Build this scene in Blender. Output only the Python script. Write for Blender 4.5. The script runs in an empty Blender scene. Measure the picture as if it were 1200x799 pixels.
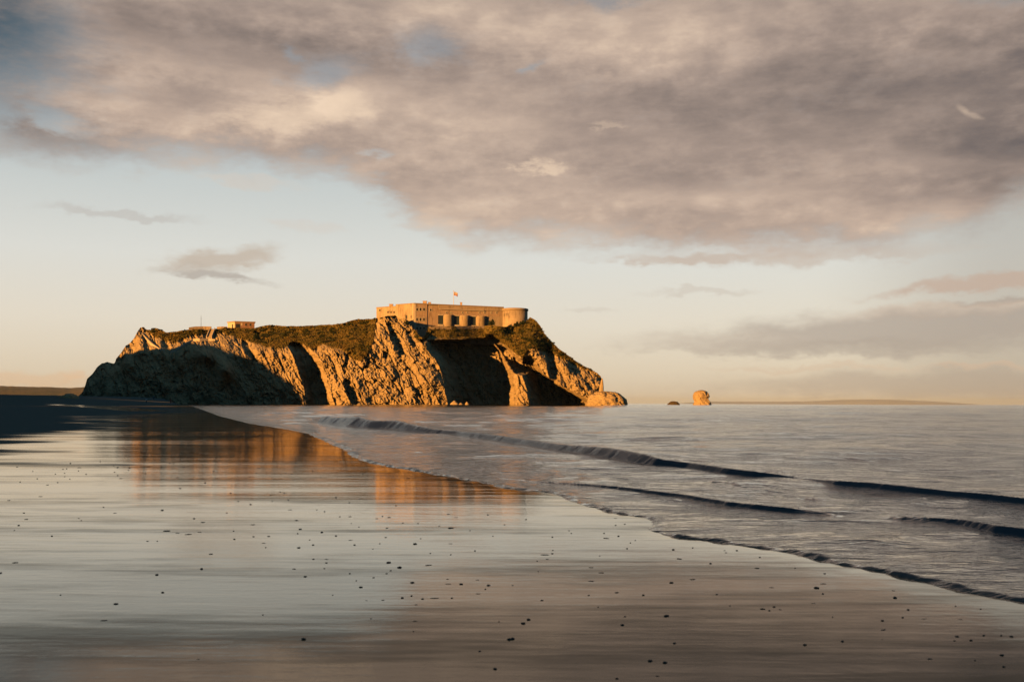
import bpy, bmesh, math, random
import numpy as np
from mathutils import Vector, Matrix
R = math.radians
rng = np.random.RandomState(7); random.seed(7)
S = bpy.context.scene
COL = S.collection

# ------------------------------------------------------------------ survey: picture bearings -> world
F = 1167.0; CAMH = 1.0; ROLL = 0.0034
def hz(px): return 472.55 + ROLL * (px - 600.0)
def at(px, py, Y): return Vector(((px - 600.0) / F * Y, Y, CAMH + (hz(px) - py) / F * Y))
def ground(px, py):
    d = CAMH * F / (py - hz(px)); return ((px - 600.0) / F * d, d)
SUN_PHI, SUN_EL = R(42), R(7.0)
sdir = Vector((-math.sin(SUN_PHI) * math.cos(SUN_EL), -math.cos(SUN_PHI) * math.cos(SUN_EL), math.sin(SUN_EL)))  # towards the sun

# ------------------------------------------------------------------ numpy noise
_perm = np.random.RandomState(3).permutation(512).astype(np.int64)
_perm = np.concatenate([_perm, _perm, _perm])
_g = np.random.RandomState(5).normal(size=(512, 3)); _g /= np.linalg.norm(_g, axis=1)[:, None]
def perlin(x, y, z=0.0):
    x, y, z = np.broadcast_arrays(np.asarray(x, float), np.asarray(y, float), np.asarray(z, float))
    xi, yi, zi = np.floor(x).astype(np.int64), np.floor(y).astype(np.int64), np.floor(z).astype(np.int64)
    xf, yf, zf = x - xi, y - yi, z - zi
    f = lambda t: t * t * t * (t * (t * 6 - 15) + 10)
    u, v, w = f(xf), f(yf), f(zf)
    def h(a, b, c):
        i = _perm[(_perm[(_perm[(xi + a) & 511] + yi + b) & 511] + zi + c) & 511]
        g = _g[i]
        return g[..., 0] * (xf - a) + g[..., 1] * (yf - b) + g[..., 2] * (zf - c)
    l = lambda a, b, t: a + (b - a) * t
    flat = z.size and not np.any(zf)
    x00, x10 = l(h(0, 0, 0), h(1, 0, 0), u), l(h(0, 1, 0), h(1, 1, 0), u)
    if flat: return l(x00, x10, v) * 1.5
    x01, x11 = l(h(0, 0, 1), h(1, 0, 1), u), l(h(0, 1, 1), h(1, 1, 1), u)
    return l(l(x00, x10, v), l(x01, x11, v), w) * 1.5
def fbm(x, y, z=0.0, o=4, g=.5):
    r, a, k = 0, 1.0, 1.0
    for i in range(o):
        r = r + a * perlin(x * k + 17.3 * i, y * k + 9.1 * i, np.asarray(z) * k); a *= g; k *= 2.03
    return r
def ridged(x, y, z=0.0, o=4, g=.55):
    r, a, k = 0, 1.0, 1.0
    for i in range(o):
        r = r + a * (1 - 2 * np.abs(perlin(x * k + 31.7 * i, y * k + 5.3 * i, np.asarray(z) * k))); a *= g; k *= 2.1
    return r
def sm(a, b, x):
    t = np.clip((x - a) / (b - a), 0, 1); return t * t * (3 - 2 * t)
def inpoly(poly, x, y):
    r = np.zeros(np.shape(x), bool); n = len(poly); j = n - 1
    for i in range(n):
        xi, yi = poly[i]; xj, yj = poly[j]
        c = ((yi > y) != (yj > y)) & (x < (xj - xi) * (y - yi) / ((yj - yi) or 1e-9) + xi)
        r ^= c; j = i
    return r
def polydist(pts, x, y, vals=None):
    """distance, signed (left of travel positive) and interpolated values at the nearest point of a polyline"""
    best = np.full(np.shape(x), 1e18); sg = np.zeros(np.shape(x)); vo = None
    if vals is not None: vo = np.zeros(np.shape(x) + (len(vals[0]),))
    for i in range(len(pts) - 1):
        ax, ay = pts[i]; bx, by = pts[i + 1]; dx, dy = bx - ax, by - ay; L2 = dx * dx + dy * dy
        t = np.clip(((x - ax) * dx + (y - ay) * dy) / L2, 0, 1)
        d2 = (x - ax - t * dx) ** 2 + (y - ay - t * dy) ** 2
        m = d2 < best
        best = np.where(m, d2, best); sg = np.where(m, np.sign(dx * (y - ay) - dy * (x - ax)), sg)
        if vals is not None:
            for k in range(len(vals[0])):
                vo[..., k] = np.where(m, vals[i][k] + (vals[i + 1][k] - vals[i][k]) * t, vo[..., k])
    return np.sqrt(best) * np.where(sg == 0, 1, sg), vo

# ------------------------------------------------------------------ object helpers
def tag(o, label=None, cat=None, group=None, kind=None):
    if label: o['label'] = label
    if cat: o['category'] = cat
    if group: o['group'] = group
    if kind: o['kind'] = kind
    return o
def link(name, me, mat=None, parent=None, smooth=False):
    o = bpy.data.objects.new(name, me); COL.objects.link(o)
    if mat: me.materials.append(mat)
    if smooth: me.polygons.foreach_set('use_smooth', [True] * len(me.polygons))
    if parent: o.parent = parent
    return o
def empty(name, loc, rz=0):
    o = bpy.data.objects.new(name, None); COL.objects.link(o); o.location = loc; o.rotation_euler = (0, 0, rz); o.empty_display_size = .5
    return o
def np_mesh(name, V, Q, attrs=None):
    me = bpy.data.meshes.new(name); n = len(V); q = np.asarray(Q, np.int32); k = q.shape[1]
    me.vertices.add(n); me.vertices.foreach_set('co', np.ascontiguousarray(V, np.float32).ravel())
    me.loops.add(q.size); me.loops.foreach_set('vertex_index', q.ravel())
    me.polygons.add(len(q)); me.polygons.foreach_set('loop_start', np.arange(0, q.size, k, dtype=np.int32))
    me.update(calc_edges=True)
    for a, v in (attrs or {}).items():
        at_ = me.attributes.new(a, 'FLOAT', 'POINT'); at_.data.foreach_set('value', np.ascontiguousarray(v, np.float32).ravel())
    me.validate()
    return me
def grid_quads(nr, nc, wrap=False, off=0):
    i = np.arange(nr - 1)[:, None]; j = np.arange(nc if wrap else nc - 1)[None, :]; j2 = (j + 1) % nc
    return np.stack([i * nc + j, i * nc + j2, (i + 1) * nc + j2, (i + 1) * nc + j], -1).reshape(-1, 4) + off
def bm_mesh(name, bm):
    bmesh.ops.recalc_face_normals(bm, faces=bm.faces)
    me = bpy.data.meshes.new(name); bm.to_mesh(me); bm.free(); return me
def box(bm, x0, x1, y0, y1, z0, z1, M=None):
    vs = [bm.verts.new((x, y, z)) for z in (z0, z1) for y in (y0, y1) for x in (x0, x1)]
    for f in ((0, 2, 3, 1), (4, 5, 7, 6), (0, 1, 5, 4), (2, 6, 7, 3), (0, 4, 6, 2), (1, 3, 7, 5)): bm.faces.new([vs[i] for i in f])
    if M is not None: bmesh.ops.transform(bm, matrix=M, verts=vs)
    return vs
def prism(bm, foot, z0, z1):
    b = [bm.verts.new((x, y, z0)) for x, y in foot]; t = [bm.verts.new((x, y, z1)) for x, y in foot]; n = len(foot)
    bm.faces.new(b[::-1]); bm.faces.new(t)
    for i in range(n): bm.faces.new((b[i], b[(i + 1) % n], t[(i + 1) % n], t[i]))
def rod(bm, a, b, r0, r1=None, n=8):
    a, b = Vector(a), Vector(b); r1 = r0 if r1 is None else r1; d = (b - a).normalized()
    u = d.orthogonal().normalized(); v = d.cross(u)
    A = [bm.verts.new(a + (u * math.cos(t) + v * math.sin(t)) * r0) for t in [2 * math.pi * i / n for i in range(n)]]
    B = [bm.verts.new(b + (u * math.cos(t) + v * math.sin(t)) * r1) for t in [2 * math.pi * i / n for i in range(n)]]
    bm.faces.new(A[::-1]); bm.faces.new(B)
    for i in range(n): bm.faces.new((A[i], A[(i + 1) % n], B[(i + 1) % n], B[i]))
def lathe(bm, prof, n=32, a0=0, a1=2 * math.pi, cx=0, cy=0, close=True):
    full = abs(a1 - a0 - 2 * math.pi) < 1e-6; m = n if full else n + 1
    rows = [[bm.verts.new((cx + r * math.cos(a0 + (a1 - a0) * i / n), cy + r * math.sin(a0 + (a1 - a0) * i / n), z)) for i in range(m)] for r, z in prof]
    for k in range(len(rows) - 1):
        for i in range(n): bm.faces.new((rows[k][i], rows[k][(i + 1) % m], rows[k + 1][(i + 1) % m], rows[k + 1][i]))
    if close:
        bm.faces.new(rows[-1]); bm.faces.new(rows[0][::-1])

# ------------------------------------------------------------------ material helpers
class NT:
    def __init__(s, tree): s.t = tree; s.n = tree.nodes; s.l = tree.links
    def new(s, t, **kw):
        n = s.n.new(t)
        for k, v in kw.items(): setattr(n, k, v)
        return n
    def put(s, sock, v):
        if isinstance(v, (int, float)): sock.default_value = v
        elif isinstance(v, (tuple, list)): sock.default_value = tuple(v) + ((1,) if sock.type == 'RGBA' and len(v) == 3 else ())
        else: s.l.new(v, sock)
    def m(s, op, a, b=None, c=None, clamp=False):
        n = s.new('ShaderNodeMath', operation=op, use_clamp=clamp); s.put(n.inputs[0], a)
        if b is not None: s.put(n.inputs[1], b)
        if c is not None: s.put(n.inputs[2], c)
        return n.outputs[0]
    def mix(s, f, a, b, blend='MIX'):
        n = s.new('ShaderNodeMix', data_type='RGBA', blend_type=blend); s.put(n.inputs[0], f); s.put(n.inputs[6], a); s.put(n.inputs[7], b); return n.outputs[2]
    def ramp(s, f, stops, interp='LINEAR'):
        n = s.new('ShaderNodeValToRGB'); cr = n.color_ramp; cr.interpolation = interp
        while len(cr.elements) < len(stops): cr.elements.new(.5)
        for e, (p, c) in zip(cr.elements, stops): e.position = p; e.color = tuple(c) + (1,) if len(c) == 3 else c
        s.put(n.inputs[0], f); return n.outputs[0]
    def smooth(s, a, b, x):
        n = s.new('ShaderNodeMapRange', interpolation_type='SMOOTHSTEP'); s.put(n.inputs[0], x); n.inputs[1].default_value = a; n.inputs[2].default_value = b; return n.outputs[0]
    def noise(s, vec, scale, detail=4, rough=.5, dist=0, dim='3D'):
        n = s.new('ShaderNodeTexNoise', noise_dimensions=dim); s.put(n.inputs['Vector'], vec)
        n.inputs['Scale'].default_value = scale; n.inputs['Detail'].default_value = detail; n.inputs['Roughness'].default_value = rough; n.inputs['Distortion'].default_value = dist
        return n.outputs['Fac']
    def scale(s, vec, sc, loc=(0, 0, 0), rot=(0, 0, 0)):
        n = s.new('ShaderNodeMapping'); s.put(n.inputs[0], vec); n.inputs['Scale'].default_value = sc; n.inputs['Location'].default_value = loc; n.inputs['Rotation'].default_value = rot; return n.outputs[0]
    def attr(s, name): return s.new('ShaderNodeAttribute', attribute_name=name).outputs['Fac']
    def obj(s): return s.new('ShaderNodeTexCoord').outputs['Object']
    def pos(s): return s.new('ShaderNodeNewGeometry').outputs['Position']
    def bump(s, h, dist, strength=1, normal=None):
        n = s.new('ShaderNodeBump'); n.inputs['Strength'].default_value = strength; n.inputs['Distance'].default_value = dist; s.put(n.inputs['Height'], h)
        if normal is not None: s.put(n.inputs['Normal'], normal)
        return n.outputs[0]
def mat(name):
    m = bpy.data.materials.new(name); m.use_nodes = True; t = NT(m.node_tree)
    p = t.n['Principled BSDF']
    return m, t, p
def simple(name, col, rough=.8, var=.25, sc=3.0, spec=.3, metal=0):
    m, t, p = mat(name)
    n = t.noise(t.obj(), sc, 5, .6)
    c = t.mix(n, tuple(x * (1 - var) for x in col), tuple(min(1, x * (1 + var)) for x in col))
    t.put(p.inputs['Base Color'], c); p.inputs['Roughness'].default_value = rough; p.inputs['Specular IOR Level'].default_value = spec; p.inputs['Metallic'].default_value = metal
    return m

# ------------------------------------------------------------------ camera
cam = bpy.data.cameras.new('camera'); co = bpy.data.objects.new('camera', cam); COL.objects.link(co)
cam.sensor_width = 36; cam.lens = 36 * F / 1200; cam.shift_y = (472.55 - 399.5) / 1200; cam.clip_start = .05; cam.clip_end = 200000
co.matrix_world = Matrix.Translation((0, 0, CAMH)) @ Matrix.Rotation(R(90), 4, 'X') @ Matrix.Rotation(ROLL, 4, 'Z')
cam.dof.use_dof = True; cam.dof.focus_distance = 150; cam.dof.aperture_fstop = 6.5
S.camera = co

# ------------------------------------------------------------------ sun + sky
sun = bpy.data.lights.new('sun', 'SUN'); so = bpy.data.objects.new('sun', sun); COL.objects.link(so)
sun.energy = 5.0; sun.angle = R(.5); sun.color = (1.0, .465, .105)
so.rotation_euler = sdir.to_track_quat('Z', 'Y').to_euler(); so.location = (-60, -80, 40)

def lin(c): return tuple(((x / 255) / 12.92 if x / 255 <= .04045 else ((x / 255 + .055) / 1.055) ** 2.4) for x in c)
W = bpy.data.worlds.new('World'); S.world = W; W.use_nodes = True
w = NT(W.node_tree); bg = w.n['Background']
SKYK = .1; EXPO = .95
def build_sky():
    d = w.new('ShaderNodeTexCoord').outputs['Generated']
    sep = w.new('ShaderNodeSeparateXYZ'); w.l.new(d, sep.inputs[0]); x, y, z = sep.outputs
    az = w.m('ARCTAN2', x, y); el = w.m('ARCSINE', z)
    # degrees
    az = w.m('MULTIPLY', az, 180 / math.pi); el = w.m('MULTIPLY', el, 180 / math.pi)
    ael = w.m('MAXIMUM', el, 0.0)
    # cloud-layer plane coordinates: clouds foreshorten towards the horizon
    zz = w.m('ADD', w.m('MAXIMUM', z, 0.0), .06)
    cv = w.new('ShaderNodeCombineXYZ'); w.l.new(w.m('DIVIDE', x, zz), cv.inputs[0]); w.l.new(w.m('DIVIDE', y, zz), cv.inputs[1]); plane = cv.outputs[0]
    av = w.new('ShaderNodeCombineXYZ'); w.l.new(az, av.inputs[0]); w.l.new(el, av.inputs[1]); ang = av.outputs[0]
    # warp
    def cn(v, a): return w.m('MULTIPLY', w.m('SUBTRACT', v, .5), a)
    nA = w.noise(w.scale(ang, (.09, .30, 1)), 1.0, 6, .6)
    nB = w.noise(w.scale(ang, (.30, .95, 1), (4, 9, 0), (0, 0, R(8))), 1.0, 7, .62)
    nC = w.noise(w.scale(plane, (.9, .9, 1), (3, 1, 5)), 1.0, 7, .6)
    nD = w.noise(w.scale(ang, (.35, .6, 1), (40, 2, 0), (0, 0, R(-18))), 1.0, 6, .58)
    nE = w.noise(w.scale(ang, (1.1, 2.6, 1), (7, 2, 0)), 1.0, 6, .65)
    nF = w.noise(w.scale(ang, (2.6, 5.2, 1), (1, 8, 0)), 1.0, 5, .6)
    azw = w.m('ADD', az, w.m('ADD', cn(nB, 5.0), cn(nE, 1.3))); elw = w.m('ADD', el, w.m('ADD', cn(nD, 1.9), cn(nE, .5)))
    def ang_of(px, py):
        u = (px - 600) / F; a = math.atan(u); return math.degrees(a), math.degrees(math.atan((hz(px) - py) / F * math.cos(a)))
    def blob(px, py, rx, ry, rot=0, warp=1, p=1.0):
        a, e = ang_of(px, py); A, E = (azw, elw) if warp else (az, el)
        k = 180 / math.pi / F
        da = w.m('SUBTRACT', A, a); de = w.m('SUBTRACT', E, e)
        if rot:
            c, s_ = math.cos(R(rot)), math.sin(R(rot))
            da, de = w.m('ADD', w.m('MULTIPLY', da, c), w.m('MULTIPLY', de, s_)), w.m('SUBTRACT', w.m('MULTIPLY', de, c), w.m('MULTIPLY', da, s_))
        q = w.m('ADD', w.m('POWER', w.m('ABSOLUTE', w.m('DIVIDE', da, rx * k)), 2), w.m('POWER', w.m('ABSOLUTE', w.m('DIVIDE', de, ry * k)), 2))
        return w.m('EXPONENT', w.m('MULTIPLY', w.m('POWER', q, p), -1))
    # --- clear sky
    sky = w.new('ShaderNodeTexSky', sky_type='NISHITA'); sky.sun_disc = False; sky.sun_elevation = SUN_EL
    sky.sun_rotation = math.atan2(sdir.x, sdir.y); sky.altitude = 0; sky.air_density = 1; sky.dust_density = 2; sky.ozone_density = 1
    nish = w.mix(1.0, sky.outputs[0], (SKYK,) * 3, 'MULTIPLY')
    K = lambda c, g=1.0: tuple(v * g for v in lin(c))
    e30 = w.m('DIVIDE', ael, 30.0)
    clear = w.ramp(e30, [(0, K((228, 206, 176))), (.06, K((233, 217, 192))), (.15, K((237, 227, 210))), (.27, K((229, 228, 221))), (.40, K((208, 213, 211))), (.55, K((168, 180, 188))), (.8, K((90, 115, 135))), (1, K((45, 65, 80)))])
    clear = w.mix(.12, clear, nish)
    # warmer and a little deeper to the left, greyer to the right
    clear = w.mix(w.m('MULTIPLY', w.smooth(16, 27, az), .45), clear, K((150, 142, 132)))
    clear = w.mix(w.m('MULTIPLY', w.m('MULTIPLY', w.smooth(-19, -28, az), w.smooth(11, 20, el)), .95), clear, K((38, 74, 92)))
    # --- deck
    def curve(pts, xin):
        n = w.new('ShaderNodeFloatCurve'); c = n.mapping.curves[0]
        P = [ang_of(a, b) for a, b in pts]; P = [((a + 40) / 80, e / 30) for a, e in P]
        P = [(0.0, P[0][1])] + P + [(1.0, P[-1][1])]
        while len(c.points) < len(P): c.points.new(.5, .5)
        for q, (a, e) in zip(c.points, P): q.location = (a, e); q.handle_type = 'AUTO'
        n.mapping.update(); w.put(n.inputs['Value'], w.m('DIVIDE', w.m('ADD', xin, 40), 80.0)); return w.m('MULTIPLY', n.outputs[0], 30.0)
    edge = curve([(0, 190), (110, 196), (200, 196), (320, 205), (420, 220), (455, 245), (500, 278), (560, 293), (650, 294), (740, 300), (850, 308), (950, 306), (1030, 301), (1080, 284), (1150, 276), (1200, 244)], w.m('ADD', az, cn(nB, 3.5)))
    dd = w.m('SUBTRACT', w.m('ADD', el, w.m('ADD', cn(nD, 3.0), w.m('ADD', cn(nB, 2.0), cn(nE, .8)))), edge)
    deck = w.smooth(-.6, 2.0, dd)
    # gaps of blue in the deck
    gaps = None
    for g in [(500, 52, 40, 20, 0), (380, 82, 46, 15, 12), (345, 68, 16, 12, 0), (442, 180, 18, 5, 0), (5, 45, 95, 80, 0), (-20, 60, 60, 110, 0), (55, 135, 40, 14, -15), (705, -4, 60, 10, 0), (625, 80, 20, 6, 20), (820, 293, 45, 6, 0), (-20, 130, 50, 30, 0), (1190, -8, 60, 16, 0)]:
        b = blob(*g); gaps = b if gaps is None else w.m('MAXIMUM', gaps, b)
    gapm = w.smooth(.02, 1.25, w.m('ADD', gaps, w.m('ADD', cn(nE, .7), cn(nD, 1.0))))
    deck = w.m('MULTIPLY', deck, w.m('SUBTRACT', 1.0, w.m('MULTIPLY', gapm, w.m('ADD', .55, w.m('MULTIPLY', w.smooth(-20, -27, az), .4)))))
    # deck colour
    tone = w.m('ADD', w.m('ADD', cn(nA, .95), cn(nD, .46)), w.m('ADD', cn(nB, .34), w.m('ADD', cn(nE, .09), w.m('ADD', cn(w.smooth(.42, .62, nD), .07), cn(w.smooth(.40, .62, nB), .05)))))
    br = None
    for px, py, rx, ry, rot, a in [(335, 140, 95, 24, 8, .5), (395, 118, 40, 22, 20, .4), (120, 120, 100, 26, -10, .32), (180, 75, 120, 18, -5, .25), (560, 150, 120, 50, 0, .28), (780, 30, 160, 30, 0, .3), (650, 250, 200, 40, 0, .22),
                                   (520, 262, 60, 22, -15, .25), (1100, 195, 120, 14, -6, .25), (1080, 255, 110, 14, 3, .22), (1130, 20, 80, 18, 0, .2), (520, 15, 80, 16, 8, .3), (700, 60, 160, 22, -6, .18), (860, 235, 160, 14, -3, .15),
                                   (380, 60, 120, 24, -4, -.3), (230, 45, 160, 20, -4, -.22), (290, 165, 80, 18, 6, -.12), (60, 165, 90, 16, -4, -.25), (1110, 90, 190, 60, 0, -.36), (1160, 175, 120, 22, 0, -.32), (850, 120, 240, 60, 0, -.20), (900, 200, 200, 20, 0, -.10), (450, 205, 70, 24, 0, -.08), (1190, 130, 60, 130, 0, -.2), (10, 90, 110, 80, 0, -.25), (700, 120, 120, 20, 10, -.12), (1080, 225, 130, 12, 4, -.12)]:
        b = w.m('MULTIPLY', blob(px, py, rx, ry, rot), a); br = b if br is None else w.m('ADD', br, b)
    tone = w.m('ADD', w.m('MULTIPLY', w.m('ADD', tone, br), .62), .575)
    dcol = w.ramp(tone, [(0, K((88, 86, 90))), (.28, K((134, 121, 115))), (.5, K((166, 148, 137))), (.72, K((197, 175, 158))), (1, K((240, 214, 188)))])
    col = w.mix(deck, clear, dcol)
    # wisps and banks below the deck
    K2 = K((176, 164, 152)); K3 = K((222, 202, 182))
    for px, py, rx, ry, rot, a, c in [(262, 303, 62, 12, 7, .85, K((196, 182, 166))), (245, 325, 60, 6, -4, .7, K((170, 160, 150))), (228, 315, 50, 6, 0, .5, K((190, 178, 164))), (150, 252, 75, 5, -2, .5, K((188, 182, 175))), (355, 265, 45, 6, -8, .3, K((214, 200, 186))), (285, 212, 60, 6, -4, .4, K((214, 200, 186))),
                                      (1150, 330, 110, 8, 5, .75, K((196, 172, 154))), (1180, 350, 60, 5, 3, .6, K((168, 154, 142))), (1130, 362, 140, 9, 2, .5, K((214, 190, 168))), (1080, 385, 260, 22, 2, .75, K((174, 162, 150))), (1000, 408, 220, 10, 0, .55, K((176, 164, 150))), (820, 342, 60, 4, 0, .4, K((200, 188, 174))), (690, 362, 30, 3, 0, .3, K((200, 188, 174))),
                                      (960, 430, 110, 4, 0, .5, K((216, 192, 166))), (1160, 430, 60, 4, 1, .55, K((212, 184, 158))), (1120, 450, 260, 16, 0, .55, K((176, 160, 144))), (940, 300, 170, 8, 0, .4, K((196, 178, 162))), (800, 302, 90, 6, 0, .55, K((198, 180, 164))), (40, 447, 60, 10, 0, .5, K((226, 188, 150))), (75, 442, 12, 8, 0, .35, K((232, 190, 152))), (830, 400, 120, 12, 0, .3, K((205, 190, 172)))]:
        b = w.m('MULTIPLY', w.smooth(.12, .8, w.m('ADD', blob(px, py, rx, ry, rot), cn(nE, .35))), a)
        col = w.mix(b, col, c)
    # small bright cumulus tufts in front of the deck
    for px, py, rx, ry, rot, a, nz_ in [(632, 196, 34, 9, 3, .75, 1), (1127, 128, 9, 4, -35, .26, .5), (1138, 135, 15, 3.5, -25, .28, .5), (712, 149, 24, 6, 4, .3, 1), (335, 138, 88, 20, 8, .4, 1), (405, 122, 30, 18, 20, .35, 1)]:
        b = w.smooth(.25, 1.05, w.m('ADD', blob(px, py, rx, ry, rot, 1 if nz_ == 1 else 0), w.m('ADD', cn(nE, 1.1 * nz_), cn(nF, .9 * nz_))))
        col = w.mix(w.m('MULTIPLY', b, a), col, K((232, 206, 180)))
    # overhead and behind, out of view: sky darkened to hold down the fill light
    up = w.smooth(19, 34, el)
    back = w.smooth(34, 56, w.m('ABSOLUTE', az))
    mz = w.m('MAXIMUM', up, back)
    darkened_sky = w.mix(back, w.mix(nC, (.055, .078, .098), (.092, .110, .125)), w.mix(nC, (.022, .074, .118), (.042, .104, .158)))
    col = w.mix(mz, col, darkened_sky)
    low = w.smooth(0, -2, el)
    col = w.mix(low, col, K((120, 110, 100)))
    w.put(bg.inputs[0], w.mix(1.0, col, (1 / SKYK / 2 ** EXPO,) * 3, 'MULTIPLY')); bg.inputs[1].default_value = SKYK
build_sky()
W.cycles.sampling_method = 'MANUAL'; W.cycles.sample_map_resolution = 1024

# ------------------------------------------------------------------ shoreline
shore_px = [(195, 473.9), (222, 475.0), (240, 481), (256, 487), (293, 496), (335, 502.5), (362, 508), (380, 516.5), (404, 527), (417, 537), (433, 542.5), (460, 547), (505, 555), (552, 563), (600, 573), (632, 576), (652, 579), (670, 587), (688, 594), (706, 597), (735, 603), (752, 606), (762, 613), (774, 625), (784, 630), (810, 632.5), (850, 637), (900, 644), (960, 656), (1000, 664), (1050, 676), (1100, 688), (1150, 698), (1200, 706)]
shore = [(-9000., 14000.), (-900., 2200.), (-260., 700.)] + [ground(*p) for p in shore_px] + [(4.2, 3.9), (12., -4.), (60., -60.), (4000., -4000.)]
sea_poly = shore + [(90000., -4000.), (90000., 90000.), (-90000., 90000.)]
def shore_s(x, y):
    d, _ = polydist(shore, x, y); return np.where(inpoly(sea_poly, x, y), np.abs(d), -np.abs(d))
DAMP = 5.0
def undul(x, y, s):
    d = np.hypot(x, y); k = sm(.3, 3.5, -s)
    u = .0030 * perlin(x * .25, y * .75, .5) * sm(5, 12, d) * (1 - sm(50, 90, d)) + .019 * perlin(x * .07, y * .26, 2.5) * sm(9, 26, d) * (1 - sm(120, 200, d)) + .060 * perlin(x * .03, y * .10, 4.5) * sm(22, 60, d)
    return u * k
def land_z(x, y):
    return 3.4 * sm(110, 330, y) * sm(105, 175, -x)

# ------------------------------------------------------------------ sand
def polar(r, th):
    RR, TT = np.meshgrid(r, th, indexing='ij'); return RR * np.sin(TT), RR * np.cos(TT), RR
half = R(36)
thA = np.concatenate([np.linspace(-half, half, 430), np.linspace(half, 2 * math.pi - half, 90)[1:-1]])
rA = np.concatenate([np.geomspace(.3, 2.6, 14)[:-1], np.geomspace(2.6, 500, 900), np.geomspace(500, 40000, 50)[1:]])
X, Y, RR = polar(rA, thA)
s = shore_s(X, Y)
sn = s + .10 * perlin(X * 1.7, Y * 1.7) * np.minimum(1, RR / 6) + .04 * perlin(X * 6, Y * 6)
zs = np.where(sn < 0, .009 * (1 - np.exp(sn / .25)), -np.minimum(.03 * sn, 3))
zs = zs + land_z(X, Y) * (s < 0) + undul(X, Y, s)
# dry bank on the left of the wet strand
dry_px = [(195, 472.4), (215, 483), (150, 487), (112, 495), (150, 499), (60, 509), (0, 521), (-90, 545), (-300, 600)]
dryw = [ground(*p) for p in dry_px]
dry_poly = dryw + [(-30., -40.), (-9000., -4000.), (-9000., 9000.), (-200., 600.)]
dd_, _ = polydist(dryw, X, Y); ind = inpoly(dry_poly, X, Y)
sd = np.where(ind, np.abs(dd_), -np.abs(dd_)) / (RR * .05)
wet = 1 - sm(-1.5, 1.3, sd + 1.1 * fbm(X * .12, Y * .45, 0, 4))
# a pool and wet runnels in the bank
pool = [ground(*p) for p in [(70, 475.2), (110, 475.6), (140, 478.5), (172, 481.6)]]
pd, _ = polydist(pool, X, Y); wet = np.maximum(wet, 1 - sm(.010, .030, np.abs(pd) / RR * 1.0))
wet = np.where(land_z(X, Y) > .3, 0, wet)
for (a, b, py, hw) in [(-40, 125, 543, .9), (-60, 60, 527, 1.0)]:
    l = [ground(a, py), ground((a + b) / 2, py + 1.5), ground(b, py + 2)]
    pd, _ = polydist(l, X, Y); wet = wet * (1 - .55 * (1 - sm(.25 * hw, hw, np.abs(pd) + .35 * perlin(X * .5, Y * 2))))
V = np.stack([X, Y, zs], -1).reshape(-1, 3)
nc = len(thA); Q = grid_quads(len(rA), nc, True)[:, ::-1]
V = np.vstack([V, [[0, 0, zs[0].mean()]]]); ci = len(V) - 1
me = np_mesh('sand', V, Q, {'wet': np.append(wet.ravel(), 1.0)})
# close the small hole under the camera
bm = bmesh.new(); bm.from_mesh(me); bm.verts.ensure_lookup_table()
for j in range(nc): bm.faces.new((bm.verts[ci], bm.verts[(j + 1) % nc], bm.verts[j]))
bmesh.ops.recalc_face_normals(bm, faces=bm.faces[-nc:]); bm.to_mesh(me); bm.free()
m, t, p = mat('wet_sand')
po = t.pos(); wt = t.attr('wet')
n1 = t.noise(t.scale(po, (.35, 1.6, 1)), 1.0, 5, .62); n2 = t.noise(t.scale(po, (1.3, 9, 1), (3, 7, 0)), 1.0, 5, .6); n3 = t.noise(po, 40, 3, .6); n4 = t.noise(t.scale(po, (.03, .20, 1), (9, 2, 0)), 1.0, 3, .5); n5 = t.noise(t.scale(po, (.10, .62, 1), (5, 12, 0)), 1.0, 3, .5); n6 = t.noise(po, 16, 4, .6)
base = t.mix(n1, (.095, .072, .046), (.165, .122, .072)); base = t.mix(t.m('MULTIPLY', n3, .4), base, (.04, .036, .03))
h = t.m('ADD', t.m('MULTIPLY', n1, 1.0), t.m('ADD', t.m('MULTIPLY', n2, .28), t.m('ADD', t.m('MULTIPLY', n4, 7.0), t.m('ADD', t.m('MULTIPLY', n5, 2.6), t.m('MULTIPLY', n6, .13)))))
bn = t.bump(h, .0032)
bdry = t.bump(t.m('ADD', t.noise(t.scale(po, (1, 2.2, 1)), 3.0, 6, .65), 0), .03)
gl = t.new('ShaderNodeBsdfGlossy'); t.put(gl.inputs['Roughness'], t.m('ADD', .05, t.m('MULTIPLY', t.smooth(.5, .8, n2), .12))); t.put(gl.inputs['Normal'], bn); t.put(gl.inputs['Color'], (1, .93, .835))
sd_ = t.new('ShaderNodeBsdfDiffuse'); t.put(sd_.inputs['Color'], base); lw_ = t.new('ShaderNodeLayerWeight'); t.put(lw_.inputs['Normal'], bn)
fr_ = t.m('ADD', .02, t.m('MULTIPLY', t.m('POWER', t.m('MAXIMUM', t.m('DIVIDE', t.m('SUBTRACT', lw_.outputs['Facing'], .55), .45), 0.0), 1.65), .98)); fr_ = t.m('MULTIPLY', fr_, t.m('SUBTRACT', 1.0, t.m('MULTIPLY', t.smooth(.46, .63, t.m('ADD', t.m('MULTIPLY', n5, .3), t.m('ADD', t.m('MULTIPLY', n1, .4), t.m('MULTIPLY', n2, .3)))), .52)))
film = t.new('ShaderNodeMixShader'); t.put(film.inputs[0], fr_); t.l.new(sd_.outputs[0], film.inputs[1]); t.l.new(gl.outputs[0], film.inputs[2])
dry = t.new('ShaderNodeBsdfDiffuse'); t.put(dry.inputs['Color'], t.mix(n1, (.12, .118, .11), (.19, .18, .155))); t.put(dry.inputs['Normal'], bdry); dry.inputs['Roughness'].default_value = .5
mx = t.new('ShaderNodeMixShader'); wf = t.smooth(.25, .75, t.m('ADD', wt, t.m('MULTIPLY', t.m('SUBTRACT', n1, .5), .5)))
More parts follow.
